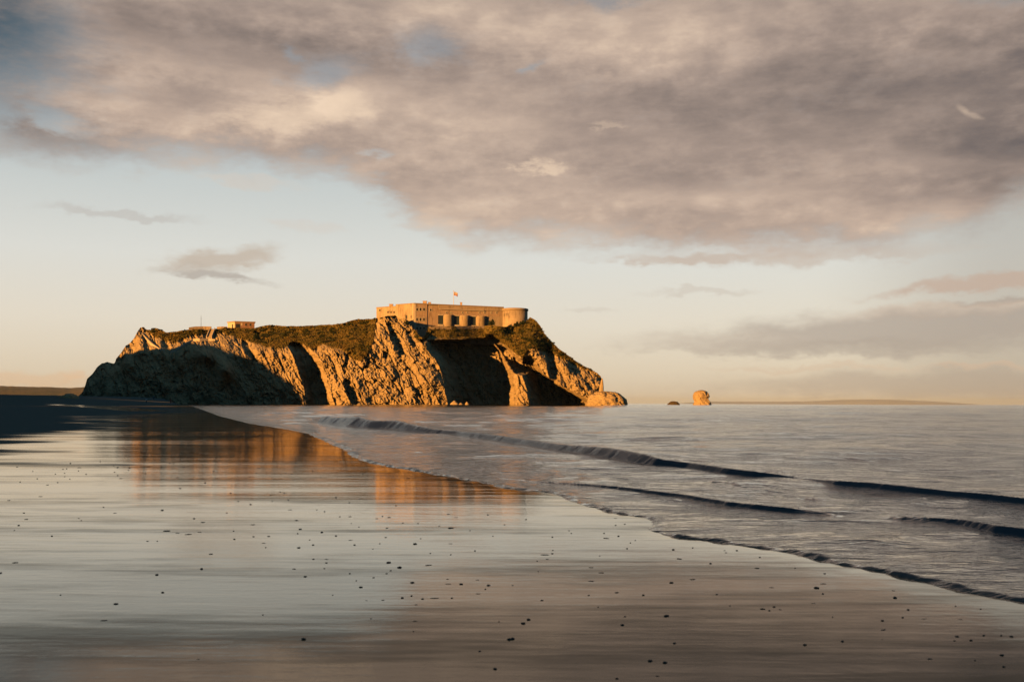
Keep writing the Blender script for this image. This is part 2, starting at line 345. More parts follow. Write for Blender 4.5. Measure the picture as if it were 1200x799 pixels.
t.put(mx.inputs[0], wf); t.l.new(dry.outputs[0], mx.inputs[1]); t.l.new(film.outputs[0], mx.inputs[2]); t.l.new(mx.outputs[0], t.n['Material Output'].inputs[0])
sand = link('sand', me, m, smooth=True); tag(sand, kind='structure')

# ------------------------------------------------------------------ sea
thB = np.concatenate([np.linspace(R(-100), R(-24), 30)[:-1], np.linspace(R(-24), R(30), 1350), np.linspace(R(30), R(120), 60)[1:]])
rB = np.concatenate([np.geomspace(3.0, 80, 980), np.geomspace(80, 1500, 400)[1:], np.geomspace(1500, 40000, 125)[1:]])
X, Y, RR = polar(rB, thB)
s = shore_s(X, Y)
sn = s + .10 * perlin(X * 1.7, Y * 1.7) * np.minimum(1, RR / 6) + .04 * perlin(X * 6, Y * 6)
spac = RR * .0045
z = np.full(X.shape, .006)
for lam, off in [(.11, 0), (.22, 0), (.45, .3), (.9, .8), (1.8, 3), (4., 8), (9., 25), (20., 80), (45., 250), (120., 900), (300., 2500)]:
    k = 1 / lam; fade = 1 - sm(.22, .45, spac / lam); fade = fade * sm(0, max(off, .05), s)
    if not fade.any(): continue
    msk = (fade > 0)
    n = np.zeros(X.shape)
    xm, ym = X[msk], Y[msk]
    c_, s_ = math.cos(R(22)), math.sin(R(22))
    n[msk] = perlin((xm * c_ + ym * s_) * k * .5 + lam * 7, (ym * c_ - xm * s_) * k + lam * 3, .5)
    if .2 < lam < 3: n[msk] = .45 * n[msk] + .9 * (.3 - np.abs(perlin((xm * c_ + ym * s_) * k * .4 + lam * 11, (ym * c_ - xm * s_) * k * .8 + lam * 5, .5)))
    a = .046 * lam if lam < 3 else (.036 if lam < 8 else .022) * lam
    if lam > 30: a = .007 * lam
    z += a * fade * n * (.55 + .45 * sm(0, 2.0, s))
waves = [
    ([(366, 491.5, 2), (372, 496, 13), (400, 500, 16), (450, 503.5, 14), (500, 507.5, 8), (530, 510, 7), (560, 514, 8), (600, 519.5, 9), (660, 530, 12), (700, 537, 15), (740, 543, 14), (762, 546, 11), (800, 549, 9), (850, 556, 9), (880, 559, 9), (905, 560, 6), (935, 562, 2), (958, 564, 3), (975, 567, 6), (1010, 570, 8), (1050, 575, 9), (1100, 580, 8), (1150, 585, 9), (1200, 590, 9), (1300, 602, 8), (1400, 615, 2)], 1.0),
    ([(580, 561, .5), (640, 565.2, 1.6), (690, 569.5, 3.5), (720, 573.5, 5), (760, 578.5, 5), (800, 583.5, 5.5), (850, 592, 6.5), (900, 598.5, 8), (930, 601, 7), (952, 601.2, 4), (972, 601.5, 1.2), (990, 602.5, .3)], 1.0),
    ([(1030, 604, .4), (1060, 606.2, 2), (1085, 608.5, 4), (1120, 614, 8), (1160, 624, 11), (1200, 629, 12), (1280, 640, 10), (1400, 660, 4)], 1.0),
    ([(296, 484.5, .5), (310, 485.5, 3), (330, 485, 3), (345, 484, .5)], 1.0),
    ([(930, 582, .4), (950, 583.5, 3), (970, 583, .4)], .5), ([(740, 560, .4), (800, 566, 2), (850, 569, 2.), (900, 577, .4)], .5)]
foam = np.zeros(X.shape)
for pts, kk in waves:
    pw = [ground(a, b) for a, b, c in pts]
    A = [(c * d[1] / F,) for (a, b, c), d in zip(pts, pw)]
    near = (X > min(q[0] for q in pw) - 8) & (X < max(q[0] for q in pw) + 8) & (Y > min(q[1] for q in pw) - 6) & (Y < max(q[1] for q in pw) + 25)
    xm, ym = X[near], Y[near]
    q, v = polydist(pw, xm, ym, A); a = v[..., 0] * kk
    a = a * .68 * (1 + .20 * perlin(xm * .30, ym * .30, 3.5))
    q = q + a * (.5 * perlin(xm * .35, ym * .35, 7.5) + .10 * perlin(xm * 1.5, ym * 1.5, 2.5))
    wf_ = a * 1.5 + 1e-4; wb = a * 4.5 + 1e-4
    f = np.where(q < 0, 0, np.where(q < wf_, sm(0, 1, q / wf_), np.exp(-np.maximum(q - wf_, 0) / wb)))
    ends = np.minimum(1, a / .01)
    z[near] *= 1 - .9 * np.exp(-((q - wf_ * .6) / (wf_ * 1.8 + .02)) ** 2) * ends
    z[near] += a * f * ends
    fr = np.where((q > -a * .3) & (q < wf_ * 1.6), 1, 0) * np.exp(-((q - wf_ * .45) / wf_) ** 2)
    foam[near] = np.maximum(foam[near], fr * np.minimum(1, a / .05))
    # churned water behind the bore front
    z[near] += .04 * a * np.exp(-((q - wf_) / (wb * .8)) ** 2) * perlin(xm * 5, ym * 5, 4.5)
# swash lip
lipn = np.clip(.7 + 1.0 * perlin(X * 1.1, Y * 1.1, 2.5) + 1.3 * perlin(X * 6, Y * 6, 6.5), .08, 2.6)
lw = .035 + .010 * RR * .35
z += .011 * lipn * np.exp(-((sn - lw) / (lw * .75)) ** 2) * np.minimum(1, .45 + .08 * RR) * (1 - .75 * sm(26, 60, RR))
lipf = np.exp(-((sn - lw) / (lw * 1.1)) ** 2) * np.clip(lipn - .5, 0, 1)
foam = np.maximum(foam * .8, lipf)
z = np.where(sn < 0, np.maximum(-.10, z * 0 + sn * .6), z * sm(-.02, .05, sn))
V = np.stack([X, Y, z], -1).reshape(-1, 3); nc = len(thB)
Q = grid_quads(len(rB), nc)[:, ::-1]
keep = (sn.ravel() > -.5); Q = Q[keep[Q].any(1)]
used = np.zeros(len(V), bool); used[Q.ravel()] = True; idx = np.cumsum(used) - 1
me = np_mesh('sea', V[used], idx[Q], {'foam': foam.ravel()[used], 'shallow': np.exp(-np.maximum(s, 0) / .45).ravel()[used]})
m, t, p = mat('sea_water'); po = t.pos(); fo = t.attr('foam'); sh = t.attr('shallow')
b1 = t.noise(t.scale(po, (5, 11, 1), (0, 0, 0), (0, 0, R(-12))), 1.0, 4, .6); b2 = t.noise(t.scale(po, (1.1, 3.2, 1), (2, 3, 0), (0, 0, R(-15))), 1.0, 4, .6); b3 = t.noise(t.scale(po, (.12, .4, 1)), 1.0, 4, .6)
hh = t.m('ADD', t.m('MULTIPLY', b1, .38), t.m('ADD', b2, t.m('MULTIPLY', b3, 3.0)))
fb = t.noise(po, 22, 4, .7)
bc_ = t.mix(t.m('MULTIPLY', sh, .8), (.018, .044, .064), (.10, .088, .072))
ff = t.m('MULTIPLY', t.smooth(.45, .7, t.m('ADD', t.m('MULTIPLY', fo, .45), t.m('MULTIPLY', fb, .5))), .35)
bn = t.bump(hh, .048); t.put(bn.node.inputs['Strength'], t.m('SUBTRACT', 1.0, t.m('MULTIPLY', fo, .6), clamp=True)); gl = t.new('ShaderNodeBsdfGlossy'); t.put(gl.inputs['Roughness'], t.m('ADD', .06, t.m('MULTIPLY', ff, .5))); t.put(gl.inputs['Normal'], bn); t.put(gl.inputs['Color'], (1, .99, .97))
di = t.new('ShaderNodeBsdfDiffuse'); t.put(di.inputs['Color'], t.mix(t.m('MULTIPLY', fo, .55), bc_, (.075, .10, .13))); lw_ = t.new('ShaderNodeLayerWeight'); t.put(lw_.inputs['Normal'], bn)
fr_ = t.m('ADD', .025, t.m('MULTIPLY', t.m('POWER', t.m('MAXIMUM', t.m('DIVIDE', t.m('SUBTRACT', lw_.outputs['Facing'], .48), .52), 0.0), 2.0), .97))
fr_ = t.m('MULTIPLY', fr_, t.m('SUBTRACT', 1.0, t.m('MULTIPLY', t.m('MULTIPLY', fo, t.smooth(.25, .55, fb)), .74)))
mx = t.new('ShaderNodeMixShader'); t.put(mx.inputs[0], fr_); t.l.new(di.outputs[0], mx.inputs[1]); t.l.new(gl.outputs[0], mx.inputs[2]); t.l.new(mx.outputs[0], t.n['Material Output'].inputs[0])
sea = link('sea', me, m, smooth=True); tag(sea, kind='structure')

# ------------------------------------------------------------------ rock and vegetation materials
def rock_mat(name, veg=True, tone=1.0):
    m, t, p = mat(name); po = t.pos()
    st = t.scale(po, (.35, .35, .11), (0, 0, 0), (0, R(24), 0))
    n1 = t.noise(st, 1.0, 6, .62); n2 = t.noise(po, .09, 4, .55); n3 = t.noise(po, 1.3, 6, .65); n4 = t.noise(t.scale(po, (1.1, 1.1, .28), (5, 1, 2), (0, R(24), 0)), 1.0, 5, .7)
    c = t.ramp(t.m('ADD', t.m('MULTIPLY', n1, .6), t.m('MULTIPLY', n2, .4)), [(.25, (0.260 * tone, 0.186 * tone, 0.107 * tone)), (.45, (0.407 * tone, 0.294 * tone, 0.169 * tone)), (.62, (0.486 * tone, 0.362 * tone, 0.215 * tone)), (.8, (0.452 * tone, 0.282 * tone, 0.130 * tone))])
    c = t.mix(t.smooth(.58, .72, n3), c, (.13 * tone, .10 * tone, .07 * tone))          # weathered patches
    c = t.mix(t.m('MULTIPLY', t.smooth(.38, .30, n4), .8), c, (.05, .042, .035))        # dark seams in the limestone
    if veg:
        g = t.mix(t.noise(po, .22, 5, .6), (.075, .070, .018), (.23, .145, .045)); g = t.mix(t.smooth(.52, .64, t.noise(po, .45, 5, .65)), g, (.035, .036, .014))
        f = t.smooth(.42, .62, t.m('ADD', t.attr('veg'), t.m('MULTIPLY', t.m('SUBTRACT', t.noise(po, .30, 6, .65), .5), 1.4)))
        c = t.mix(f, c, g)
    t.put(p.inputs['Base Color'], c); p.inputs['Roughness'].default_value = .9; p.inputs['Specular IOR Level'].default_value = .12
    t.put(p.inputs['Normal'], t.bump(t.m('ADD', t.m('MULTIPLY', n4, .8), t.m('ADD', n3, t.m('MULTIPLY', n1, .6))), .6, .9))
    return m
ROCK = rock_mat('limestone_cliff'); ROCKP = rock_mat('bare_limestone', False)

# ------------------------------------------------------------------ island
rim_px = [(78, 473.5), (86, 468), (92, 464), (97, 459), (100, 451), (102, 444), (108, 438), (113, 431), (119, 425.5), (126, 424), (134, 426), (136, 420), (142, 413), (147, 405), (153, 401), (157, 396), (161, 388), (164, 383.5), (168, 383), (171, 386), (176, 386.5), (181, 384), (187, 386), (195, 389.5), (205, 388.5), (215, 387), (222, 385.5), (250, 385.5), (262, 384), (298, 384.5), (304, 382.5), (315, 381), (330, 382), (350, 382), (370, 381), (390, 380), (400, 379.5), (410, 376), (420, 373.5), (430, 374), (440, 373), (452, 370.5), (463, 369.5), (466, 373), (475, 373), (482, 382), (487, 388), (491, 394), (496, 396), (499, 391), (501.5, 382.5), (520, 382.5), (566, 382), (575, 381), (590, 383), (600, 382), (612, 379), (619, 374), (621, 372), (626, 374), (633, 382), (637, 390), (645, 399), (655, 409), (668, 418), (680, 427), (690, 432), (700, 437), (704, 441), (706, 447), (706.5, 458), (709, 468), (713, 474.6)]
NU, NV = 1600, 310
PXc = np.linspace(78, 713, NU); rimy = np.interp(PXc, *zip(*rim_px))
rimy += np.where((PXc > 222) & (PXc < 300) | (PXc > 500) & (PXc < 600), .12, .55) * fbm(PXc / 7, PXc * 0, .3, 4)
Y0 = np.interp(PXc, [78, 130, 200, 300, 372, 400, 480, 527, 560, 600, 615, 650, 700, 713], [455, 440, 432, 430, 428, 424, 422, 424, 430, 430, 428, 432, 436, 438])
hh = np.linspace(0, 1, NV)[:, None] ** .92
PX = np.repeat(PXc[None], NV, 0); base_y = 476.2
PY = base_y + (rimy[None] - base_y) * hh
Hm = (base_y - rimy)[None] * .37
acoef = np.interp(PXc, [78, 160, 300, 372, 430, 485, 500, 560, 600, 640, 713], [.9, .6, .5, .35, .5, .62, .35, .35, .5, .5, .5])[None]
bcoef = np.interp(PXc, [78, 160, 300, 372, 430, 445, 490, 500, 570, 600, 640, 713], [.2, .5, .9, .8, .6, .1, .1, .10, .1, .6, .4, .2])[None]
D = acoef * hh * Hm + bcoef * Hm * sm(.62, 1, hh)
dark = [
    [(336, 402), (345, 400), (352, 404), (360, 412), (368, 425), (374, 440), (379, 455), (386, 477), (360, 477), (357, 455), (352, 440), (346, 422)],
    [(489, 397), (497, 398), (512, 398), (540, 398), (558, 396), (566, 389), (572, 393), (578, 404), (584, 412), (589, 424), (593, 434), (596, 445), (595, 477), (527, 477), (523, 460), (520, 445), (515, 428), (506, 415), (498, 405)],
    [(567, 388), (580, 396), (592, 409), (603, 419), (611, 426), (613, 418), (617, 420), (625, 430), (638, 440), (650, 450), (668, 460), (690, 475), (622, 477), (617, 455), (612, 440), (602, 437), (594, 426), (586, 412), (578, 401)],
    [(637, 400), (643, 405), (645, 420), (650, 432), (651, 445), (645, 447), (641, 430), (638, 415)],
    [(402, 443), (408, 446), (414, 458), (421, 474), (414, 474), (407, 462), (403, 452)],
    [(283, 398), (287, 402), (291, 410), (300, 424), (297, 425), (289, 414), (284, 405)], [(297, 388), (303, 390), (303, 402), (298, 402)],
    [(452, 378), (456, 380), (463, 396), (472, 415), (469, 416), (459, 398)], [(405, 415), (409, 412), (406, 425), (403, 430)],
    [(592, 446), (594, 446), (604, 466), (608, 474), (604, 474), (597, 460)]]
gx = [4, 5, 4, 3, 3, 3, 3, 3, 3, 3]; gmax = [13, 36, 27, 8, 5, 6, 5, 5, 4, 4]
wx = PX + 1.2 * fbm(PX / 9, PY / 9, .5, 3); wy = PY + 1.0 * fbm(PX / 9, PY / 9, 4.5, 3)
G = np.zeros(PX.shape); GM = np.zeros(PX.shape)
for poly, g, gm in zip(dark, gx, gmax):
    ip = inpoly(poly, wx, wy); G = np.maximum(G, g * ip); GM = np.maximum(GM, gm * ip)
dm = (PXc[1] - PXc[0]) * .37
Sw = np.zeros(PX.shape); cur = np.zeros(NV)
for j in range(1, NU):
    gj = G[:, j]; L = 3.5 if PXc[j] > 590 or PXc[j] < 440 else 6.0
    cur = np.where(gj > 0, np.maximum(np.minimum(cur + gj * dm, GM[:, j]), np.minimum(cur, cur * .93 + GM[:, j] * .07)), cur * math.exp(-(PXc[j] - PXc[j - 1]) / L))
    Sw[:, j] = cur
def blur(a, k):
    w_ = np.exp(-np.linspace(-2, 2, 2 * k + 1) ** 2); w_ /= w_.sum()
    p_ = np.pad(a, ((k, k), (k, k)), 'edge')
    a1 = sum(w_[i] * p_[i:i + a.shape[0], :] for i in range(2 * k + 1))
    return sum(w_[i] * a1[:, i:i + a.shape[1]] for i in range(2 * k + 1))
Sw = blur(Sw, 2)
# the recess below the terrace never runs in under the terrace
terr = np.interp(PXc, [490, 500, 520, 566, 600], [22, 27, 30, 37, 40])[None]
up = sm(405, 394, PY) * sm(493, 501, PX) * (1 - sm(566, 590, PX))
D = (D + Sw) * (1 - up) + terr * up
# protruding ribs on the shaded western buttress
D -= 16 * np.exp(-((PX - 240 - .55 * (PY - 415)) / 9) ** 2 - ((PY - 416) / 9) ** 2) + 22 * np.exp(-((PX - 264 - .3 * (PY - 432)) / 7) ** 2 - ((PY - 432) / 10) ** 2)
# strata and joints
c1 = PX - .50 * PY
vegline = [(78, 380), (140, 385), (160, 380), (176, 392), (190, 398), (205, 402), (225, 393), (250, 391), (262, 391), (285, 398), (300, 404), (312, 407), (330, 409), (340, 404), (350, 403), (358, 406), (366, 412), (376, 404), (390, 407), (402, 410), (412, 420), (422, 424), (430, 418), (437, 402), (441, 372), (484, 372), (486, 392), (489, 401), (497, 398), (504, 392), (512, 397), (566, 397), (580, 398), (600, 412), (612, 420), (622, 409), (640, 413), (660, 421), (680, 431), (700, 438), (714, 440)]
vl = np.interp(PX, *zip(*vegline)); veg = np.clip(.5 + (vl - PY) / 12, 0, 1)
rough = 1 - .55 * sm(.4, .8, veg)
shal = 1 - .75 * up
wp = 6 * fbm(PX / 40, PY / 40, 3.3, 3); c2 = c1 + wp; slabm = sm(-.35, .5, fbm(PX / 30, PY / 26, 12.2, 2))
D += shal * rough * (2.4 * ridged(c2 / 24, PY / 70, .2, 2) + (.2 + .5 * slabm) * ridged(c2 / 8.5, PY / 20, 1.2, 4) + .55 * fbm(PX / 2.8, PY / 2.4, 2.2, 4))
bc = c2 / 8.5 + .25 * fbm(PX / 5, PY / 14, 9.4, 3); bi = np.floor(bc); D += shal * rough * (1.0 + 1.3 * perlin(bi * 3.3 + .4, PY / 25, .4)) * .65 * ((bc - bi) - .5)
bd = (PY + .42 * PX + 5 * fbm(PX / 30, PY / 30, 15.2, 2)) / 6.5; bj = np.floor(bd); D += shal * rough * (.6 + 1.2 * perlin(bj * 2.7 + .6, PX / 20, 1.4)) * .5 * ((bd - bj) - .5)
crk = np.abs(perlin((c1 + 3 * fbm(PX / 12, PY / 12, 5.1, 3)) / 11, PY / 45, 21.5)); D += shal * rough * 2.2 * np.exp(-(crk / .035) ** 2)
D += shal * 2.2 * fbm(PX / 26, PY / 22, 6.2, 3)
cw = c1 + 3.0 * fbm(PX / 8, PY / 8, 7.7, 3); rw = PY + .3 * PX + 3.0 * fbm(PX / 9, PY / 9, 17.7, 3); ca = np.floor(cw / 5.5); blk = perlin(ca * 3.7 + .31, np.floor((rw + 4 * np.sin(ca * 12.9)) / 8) * 2.9 + .17, 8.5) + .6 * perlin(np.floor(cw / 2.6) * 5.1 + .21, np.floor(rw / 3.4) * 3.3 + .37, 3.5)
D += shal * rough * 1.35 * blk
YY = Y0[None] + D
XX = (PX - 600) / F * YY; ZZ = CAMH + (hz(PX) - PY) / F * YY
gS = np.abs(np.gradient(Sw, axis=1)) / dm; XX += blur(sm(.8, 2.5, gS), 3) * (1.1 * ridged(YY / 6, ZZ / 9, 3.3, 3) + .5 * fbm(YY / 2, ZZ / 2, 1.7, 3)) * np.sign(-np.gradient(Sw, axis=1) + 1e-9) * .6
ZZ[0] = -2.0
# summit plateau and seaward side
rows = [(XX, YY, ZZ, veg)]
zr = ZZ[-1].copy(); ks = np.exp(-np.linspace(-2, 2, 81) ** 2); ks /= ks.sum(); zsmooth = np.convolve(np.pad(zr, 40, 'edge'), ks, 'valid')
yr = YY[-1]
for dy, kz, drop in [(2.5, .25, .5), (7, .7, .9), (16, 1, 1.2), (34, 1, 2.0), (60, 1, 4), (78, .8, 14), (88, .55, 24), (95, 0, 0)]:
    zt = (zr * (1 - kz) + np.minimum(zsmooth, zr + 3) * kz) - drop if kz else zr * 0 - 2
    if dy in (78, 88): zt = np.maximum(zsmooth * (.62 if dy == 78 else .25), -1.9)
    sc_ = np.minimum(1, (zr + 2) / 25)
    yn = yr + dy * sc_; zt = np.where(zr < 3, np.minimum(zt, zr - .2), zt)
    rows.append(((PXc - 600)[None] / F * yn[None], yn[None], zt[None] + .3 * fbm(PXc / 9, dy / 9 + PXc * 0, .7, 3)[None], np.full((1, NU), 1.0 if dy < 70 else .0)))
XX, YY, ZZ, veg = [np.vstack([r[i] for r in rows]) for i in range(4)]
nr = XX.shape[0]
V = np.stack([XX, YY, ZZ], -1).reshape(-1, 3); Q = grid_quads(nr, NU)
me = np_mesh('island', V, Q, {'veg': veg.ravel()})
bm = bmesh.new(); bm.from_mesh(me); bm.verts.ensure_lookup_table()
for j in (0, NU - 1):
    vs = [bm.verts[i * NU + j] for i in range(nr)]
    try: bm.faces.new(vs if j == 0 else vs[::-1])
    except Exception: pass
bm.to_mesh(me); bm.free()
island = link('island', me, ROCK); tag(island, kind='structure')
def island_Y(px, py):
    j = int(np.clip(np.searchsorted(PXc, px), 0, NU - 1)); i = int(np.argmin(np.abs(PY[:, j] - py))); return float(YY[i, j])
def rim_pt(px):
    j = int(np.clip(np.searchsorted(PXc, px), 0, NU - 1)); return Vector((XX[NV - 1, j], YY[NV - 1, j], ZZ[NV - 1, j]))

# rough grass and bracken over the summit and slopes
def tuft_field():
    vs, fs, cs = [], [], []
    vg = veg[:NV]; wgt = (vg > .55).astype(float) * (1 - .9 * up)
    jj, ii = np.meshgrid(np.arange(NU), np.arange(NV)); area = np.ones_like(wgt)
    pr = (wgt * (rimy[None] < 470)).ravel(); pr /= pr.sum()
    for k in rng.choice(pr.size, 7000, p=pr):
        i, j = divmod(k, NU); c = Vector((XX[i, j], YY[i, j], ZZ[i, j])); s_ = random.uniform(.35, 1.0) * (1.0 if i < NV - 6 else .45)
        for b in range(4):
            a = random.uniform(0, 6.28); l = random.uniform(.4, .9) * s_; wv = .22 * s_
            d = Vector((math.cos(a), math.sin(a), 0)); o = c + d * random.uniform(0, .4) * s_; sd_ = Vector((-d.y, d.x, 0)) * wv
            n0 = len(vs); vs += [o - sd_ - Vector((0, 0, .15)), o + sd_ - Vector((0, 0, .15)), o + d * l * .6 + sd_ * .6 + Vector((0, 0, l * .8)), o + d * l - sd_ * .2 + Vector((0, 0, l * .55))]
            fs.append((n0, n0 + 1, n0 + 2, n0 + 3))
    return np_mesh('grass', np.array([tuple(v) for v in vs]), fs)
m, t, p = mat('rough_grass'); po = t.pos()
c = t.ramp(t.noise(po, .16, 5, .6), [(.3, (.045, .048, .012)), (.5, (.14, .105, .028)), (.68, (.24, .15, .045))]); c = t.mix(t.smooth(.55, .68, t.noise(po, .45, 5, .65)), c, (.03, .032, .012))
t.put(p.inputs['Base Color'], c); p.inputs['Roughness'].default_value = .8; p.inputs['Specular IOR Level'].default_value = .1
tag(link('rough_grass', tuft_field(), m), 'rough olive and brown grass growing over the top of the island', 'grass', kind='stuff')

def clump_field():
    rr = random.Random(21); vs, fs = [], []; vg = veg[:NV]; pr = ((vg > .7) * (1 - up) * (rimy[None] < 470)).ravel(); pr = pr / pr.sum()
    for k in np.random.RandomState(9).choice(pr.size, 170, p=pr):
        i, j = divmod(k, NU); c = Vector((XX[i, j], YY[i, j], ZZ[i, j])); R_ = rr.uniform(.7, 1.9) * (1.0 if i < NV - 14 else .55)
        for b in range(int(70 * R_)):
            d = Vector((rr.gauss(0, 1), rr.gauss(0, 1), abs(rr.gauss(0, .8)))).normalized() * R_ * rr.uniform(.45, 1); o = c + Vector((d.x, d.y, d.z * .75 - .1)); a = Vector((rr.gauss(0, 1), rr.gauss(0, 1), rr.gauss(0, .7))).normalized(); q = a.orthogonal().normalized(); l = rr.uniform(.18, .4)
            n0 = len(vs); vs += [tuple(o - a * l), tuple(o + q * l * .5), tuple(o + a * l), tuple(o - q * l * .5)]; fs.append((n0, n0 + 1, n0 + 2, n0 + 3))
    return np_mesh('undergrowth', np.array(vs), fs)
tag(link('undergrowth', clump_field(), simple('gorse_leaves', (.045, .052, .016), .8, .5, .4, .1)), 'low dark gorse and bramble clumps scattered through the rough grass', 'undergrowth', kind='stuff')

# ------------------------------------------------------------------ shrubs
LEAF = simple('shrub_leaves', (.030, .042, .014), .7, .4, 1.5, .15); BARK = simple('shrub_wood', (.09, .065, .045), .9)
def shrub(px, py, Y, wpx, hpx, label):
    c = at(px, py, Y); r = wpx / F * Y; hgt = hpx / F * Y
    root = empty('shrub', c); tag(root, label, 'shrub', 'shrubs under the fort walls')
    rr = random.Random(int(px)); vs, fs = [], []
    for k in range(420):
        while True:
            q = Vector((rr.uniform(-1, 1), rr.uniform(-1, 1), rr.uniform(0, 1)))
            if q.x * q.x + q.y * q.y + (q.z * .95) ** 2 < 1 * (.7 + .3 * math.sin(5 * q.x + 3 * q.y)): break
        o = Vector((q.x * r, q.y * r, .15 * hgt + q.z * hgt * .9)); a = Vector((rr.gauss(0, 1), rr.gauss(0, 1), rr.gauss(0, .7))).normalized(); b = a.orthogonal().normalized(); l = rr.uniform(.2, .42)
        n0 = len(vs); vs += [tuple(o - a * l), tuple(o + b * l * .5), tuple(o + a * l), tuple(o - b * l * .5)]; fs.append((n0, n0 + 1, n0 + 2, n0 + 3))
    link('foliage', np_mesh('foliage', np.array(vs), fs), LEAF, root)
    bm = bmesh.new(); rod(bm, (0, 0, -.8), (0, 0, hgt * .5), .14, .07)
    for k in range(5): rod(bm, (0, 0, hgt * .15), (rr.uniform(-.6, .6) * r, rr.uniform(-.6, .6) * r, hgt * rr.uniform(.5, .8)), .07, .02, 5)
    link('stem', bm_mesh('stem', bm), BARK, root)
shrub(576, 382, island_Y(576, 383) + 1, 4.5, 8, 'dark rounded shrub beside the last gun pier, left of the round tower')
shrub(605, 383.5, island_Y(605, 384) + .5, 3.5, 6.5, 'dark pointed shrub against the foot of the round tower')
shrub(612, 381, island_Y(612, 382) + .5, 4, 5.5, 'low dark shrub at the shaded right edge of the round tower')
shrub(597, 384.5, island_Y(597, 385) + .5, 3, 3.5, 'small low shrub at the left foot of the round tower')
shrub(300, 398, island_Y(300, 400) - .5, 3.6, 8, 'dark green shrub in the gully right of the small flat roofed building')
shrub(477, 381, island_Y(477, 382) - .5, 2.2, 5.5, 'narrow dark shrub on the bare rock below the left fort wall')

# ------------------------------------------------------------------ fort
def stone(name, c0, c1, mortar, sc):
    m, t, p = mat(name); po = t.obj()
    g = t.new('ShaderNodeNewGeometry').outputs['Normal']; sp = t.new('ShaderNodeSeparateXYZ'); t.l.new(po, sp.inputs[0])
    cb = t.new('ShaderNodeCombineXYZ'); t.put(cb.inputs[0], t.m('ADD', sp.outputs[0], t.m('MULTIPLY', sp.outputs[1], .8))); t.put(cb.inputs[1], sp.outputs[2])
    b = t.new('ShaderNodeTexBrick'); t.l.new(cb.outputs[0], b.inputs['Vector']); b.inputs['Color1'].default_value = c0 + (1,); b.inputs['Color2'].default_value = c1 + (1,); b.inputs['Mortar'].default_value = mortar + (1,)
    b.inputs['Scale'].default_value = sc; b.inputs['Mortar Size'].default_value = .012; b.inputs['Brick Width'].default_value = .8; b.inputs['Row Height'].default_value = .38
    n = t.noise(po, .35, 6, .65); n2 = t.noise(t.scale(po, (1.2, 1.2, .22)), 1.0, 5, .6)
    c = t.mix(t.m('MULTIPLY', t.smooth(.4, .75, n), .6), b.outputs[0], tuple(v * .62 for v in c0)); c = t.mix(t.m('MULTIPLY', t.smooth(.48, .72, n2), .6), c, (.12, .085, .055))
    t.put(p.inputs['Base Color'], c); p.inputs['Roughness'].default_value = .9; p.inputs['Specular IOR Level'].default_value = .15
    t.put(p.inputs['Normal'], t.bump(t.m('ADD', n, t.m('MULTIPLY', b.outputs['Fac'], -.4)), .06)); return m
ASHLAR = stone('fort_limestone', (.42, .315, .22), (.47, .36, .25), (.29, .22, .155), 1.0)
REDST = stone('fort_red_sandstone', (.45, .31, .215), (.50, .35, .245), (.32, .235, .165), 1.0)
COPE = simple('weathered_coping', (.33, .25, .18), .9, .35, .8); PALE = simple('pale_dressed_stone', (.52, .43, .33), .85, .2, 1.2)
VOID = simple('dark_window_opening', (.02, .02, .022), .6, .3); SHUT = simple('gun_port_steel_shutter', (.035, .05, .06), .6, .3, 1.0)
TOPZ = 47.0; FYc = 460.0
Cn = at(485.5, 400, FYc); Ln = at(440.5, 400, 473.5); Rn = at(590, 400, 477.0)
fort = empty('fort', (Cn.x, Cn.y, 34.0)); tag(fort, 'square stone sea fort with gun ports and round tower on the summit of the island', 'fort')
def rel(v): return (v[0] - Cn.x, v[1] - Cn.y)
c0 = Vector((0, 0)); lv = Vector(rel(Ln)); rv = Vector(rel(Rn)); lu, ru = lv.normalized(), rv.normalized()
ln_out = Vector((lu.y, -lu.x)); ln_out = ln_out if ln_out.y < 0 else -ln_out
rn_out = Vector((ru.y, -ru.x)); rn_out = rn_out if rn_out.y < 0 else -rn_out
def P2(u, n, side): # point u metres along a face from the corner, n metres outwards
    v = (lu if side == 'L' else ru) * u + (ln_out if side == 'L' else rn_out) * n; return (v.x, v.y)
def pxu(px, side): # picture bearing -> metres along the face
    e = lu if side == 'L' else ru; k = (px - 600) / F
    # (Cn.x + u e.x) = k (Cn.y + u e.y)
    return (k * Cn.y - Cn.x) / (e.x - k * e.y)
Lu, Ru = lv.length, rv.length; zb = -5.0; zt = TOPZ - 34.0
def zof(px, py, side):
    u = pxu(px, side); e = lu if side == 'L' else ru; return CAMH + (hz(px) - py) / F * (Cn.y + u * e.y) - 34.0
back = (lv + rv)
u1 = pxu(463.5, 'L'); u2 = pxu(500, 'R'); u3 = pxu(513, 'R')
def box_on(bm, side, ua, ub, n0, n1, z0, z1):
    f = [P2(ua, n0, side), P2(ub, n0, side), P2(ub, n1, side), P2(ua, n1, side)]; prism(bm, f, z0, z1)
# main wall
bm = bmesh.new()
prism(bm, [P2(0, 0, 'L'), P2(u1, 0, 'L'), (P2(u1, 0, 'L')[0] + 14, P2(u1, 0, 'L')[1] + 14), (rv.x, rv.y + 14), (rv.x, rv.y), P2(u2, -.0, 'R')], zb, zt)
link('wall', bm_mesh('wall', bm), ASHLAR, fort)
bm = bmesh.new(); f0 = P2(u1, -.004, 'L'); prism(bm, [P2(u1 + .004, -.15, 'L'), P2(Lu, -.15, 'L'), (P2(Lu, 0, 'L')[0] + 12, P2(Lu, 0, 'L')[1] + 12), (P2(u1, 0, 'L')[0] + 11.9, P2(u1, 0, 'L')[1] + 12)], zb, zt - .75)
o = link('wall', bm_mesh('wall', bm), ASHLAR, fort)
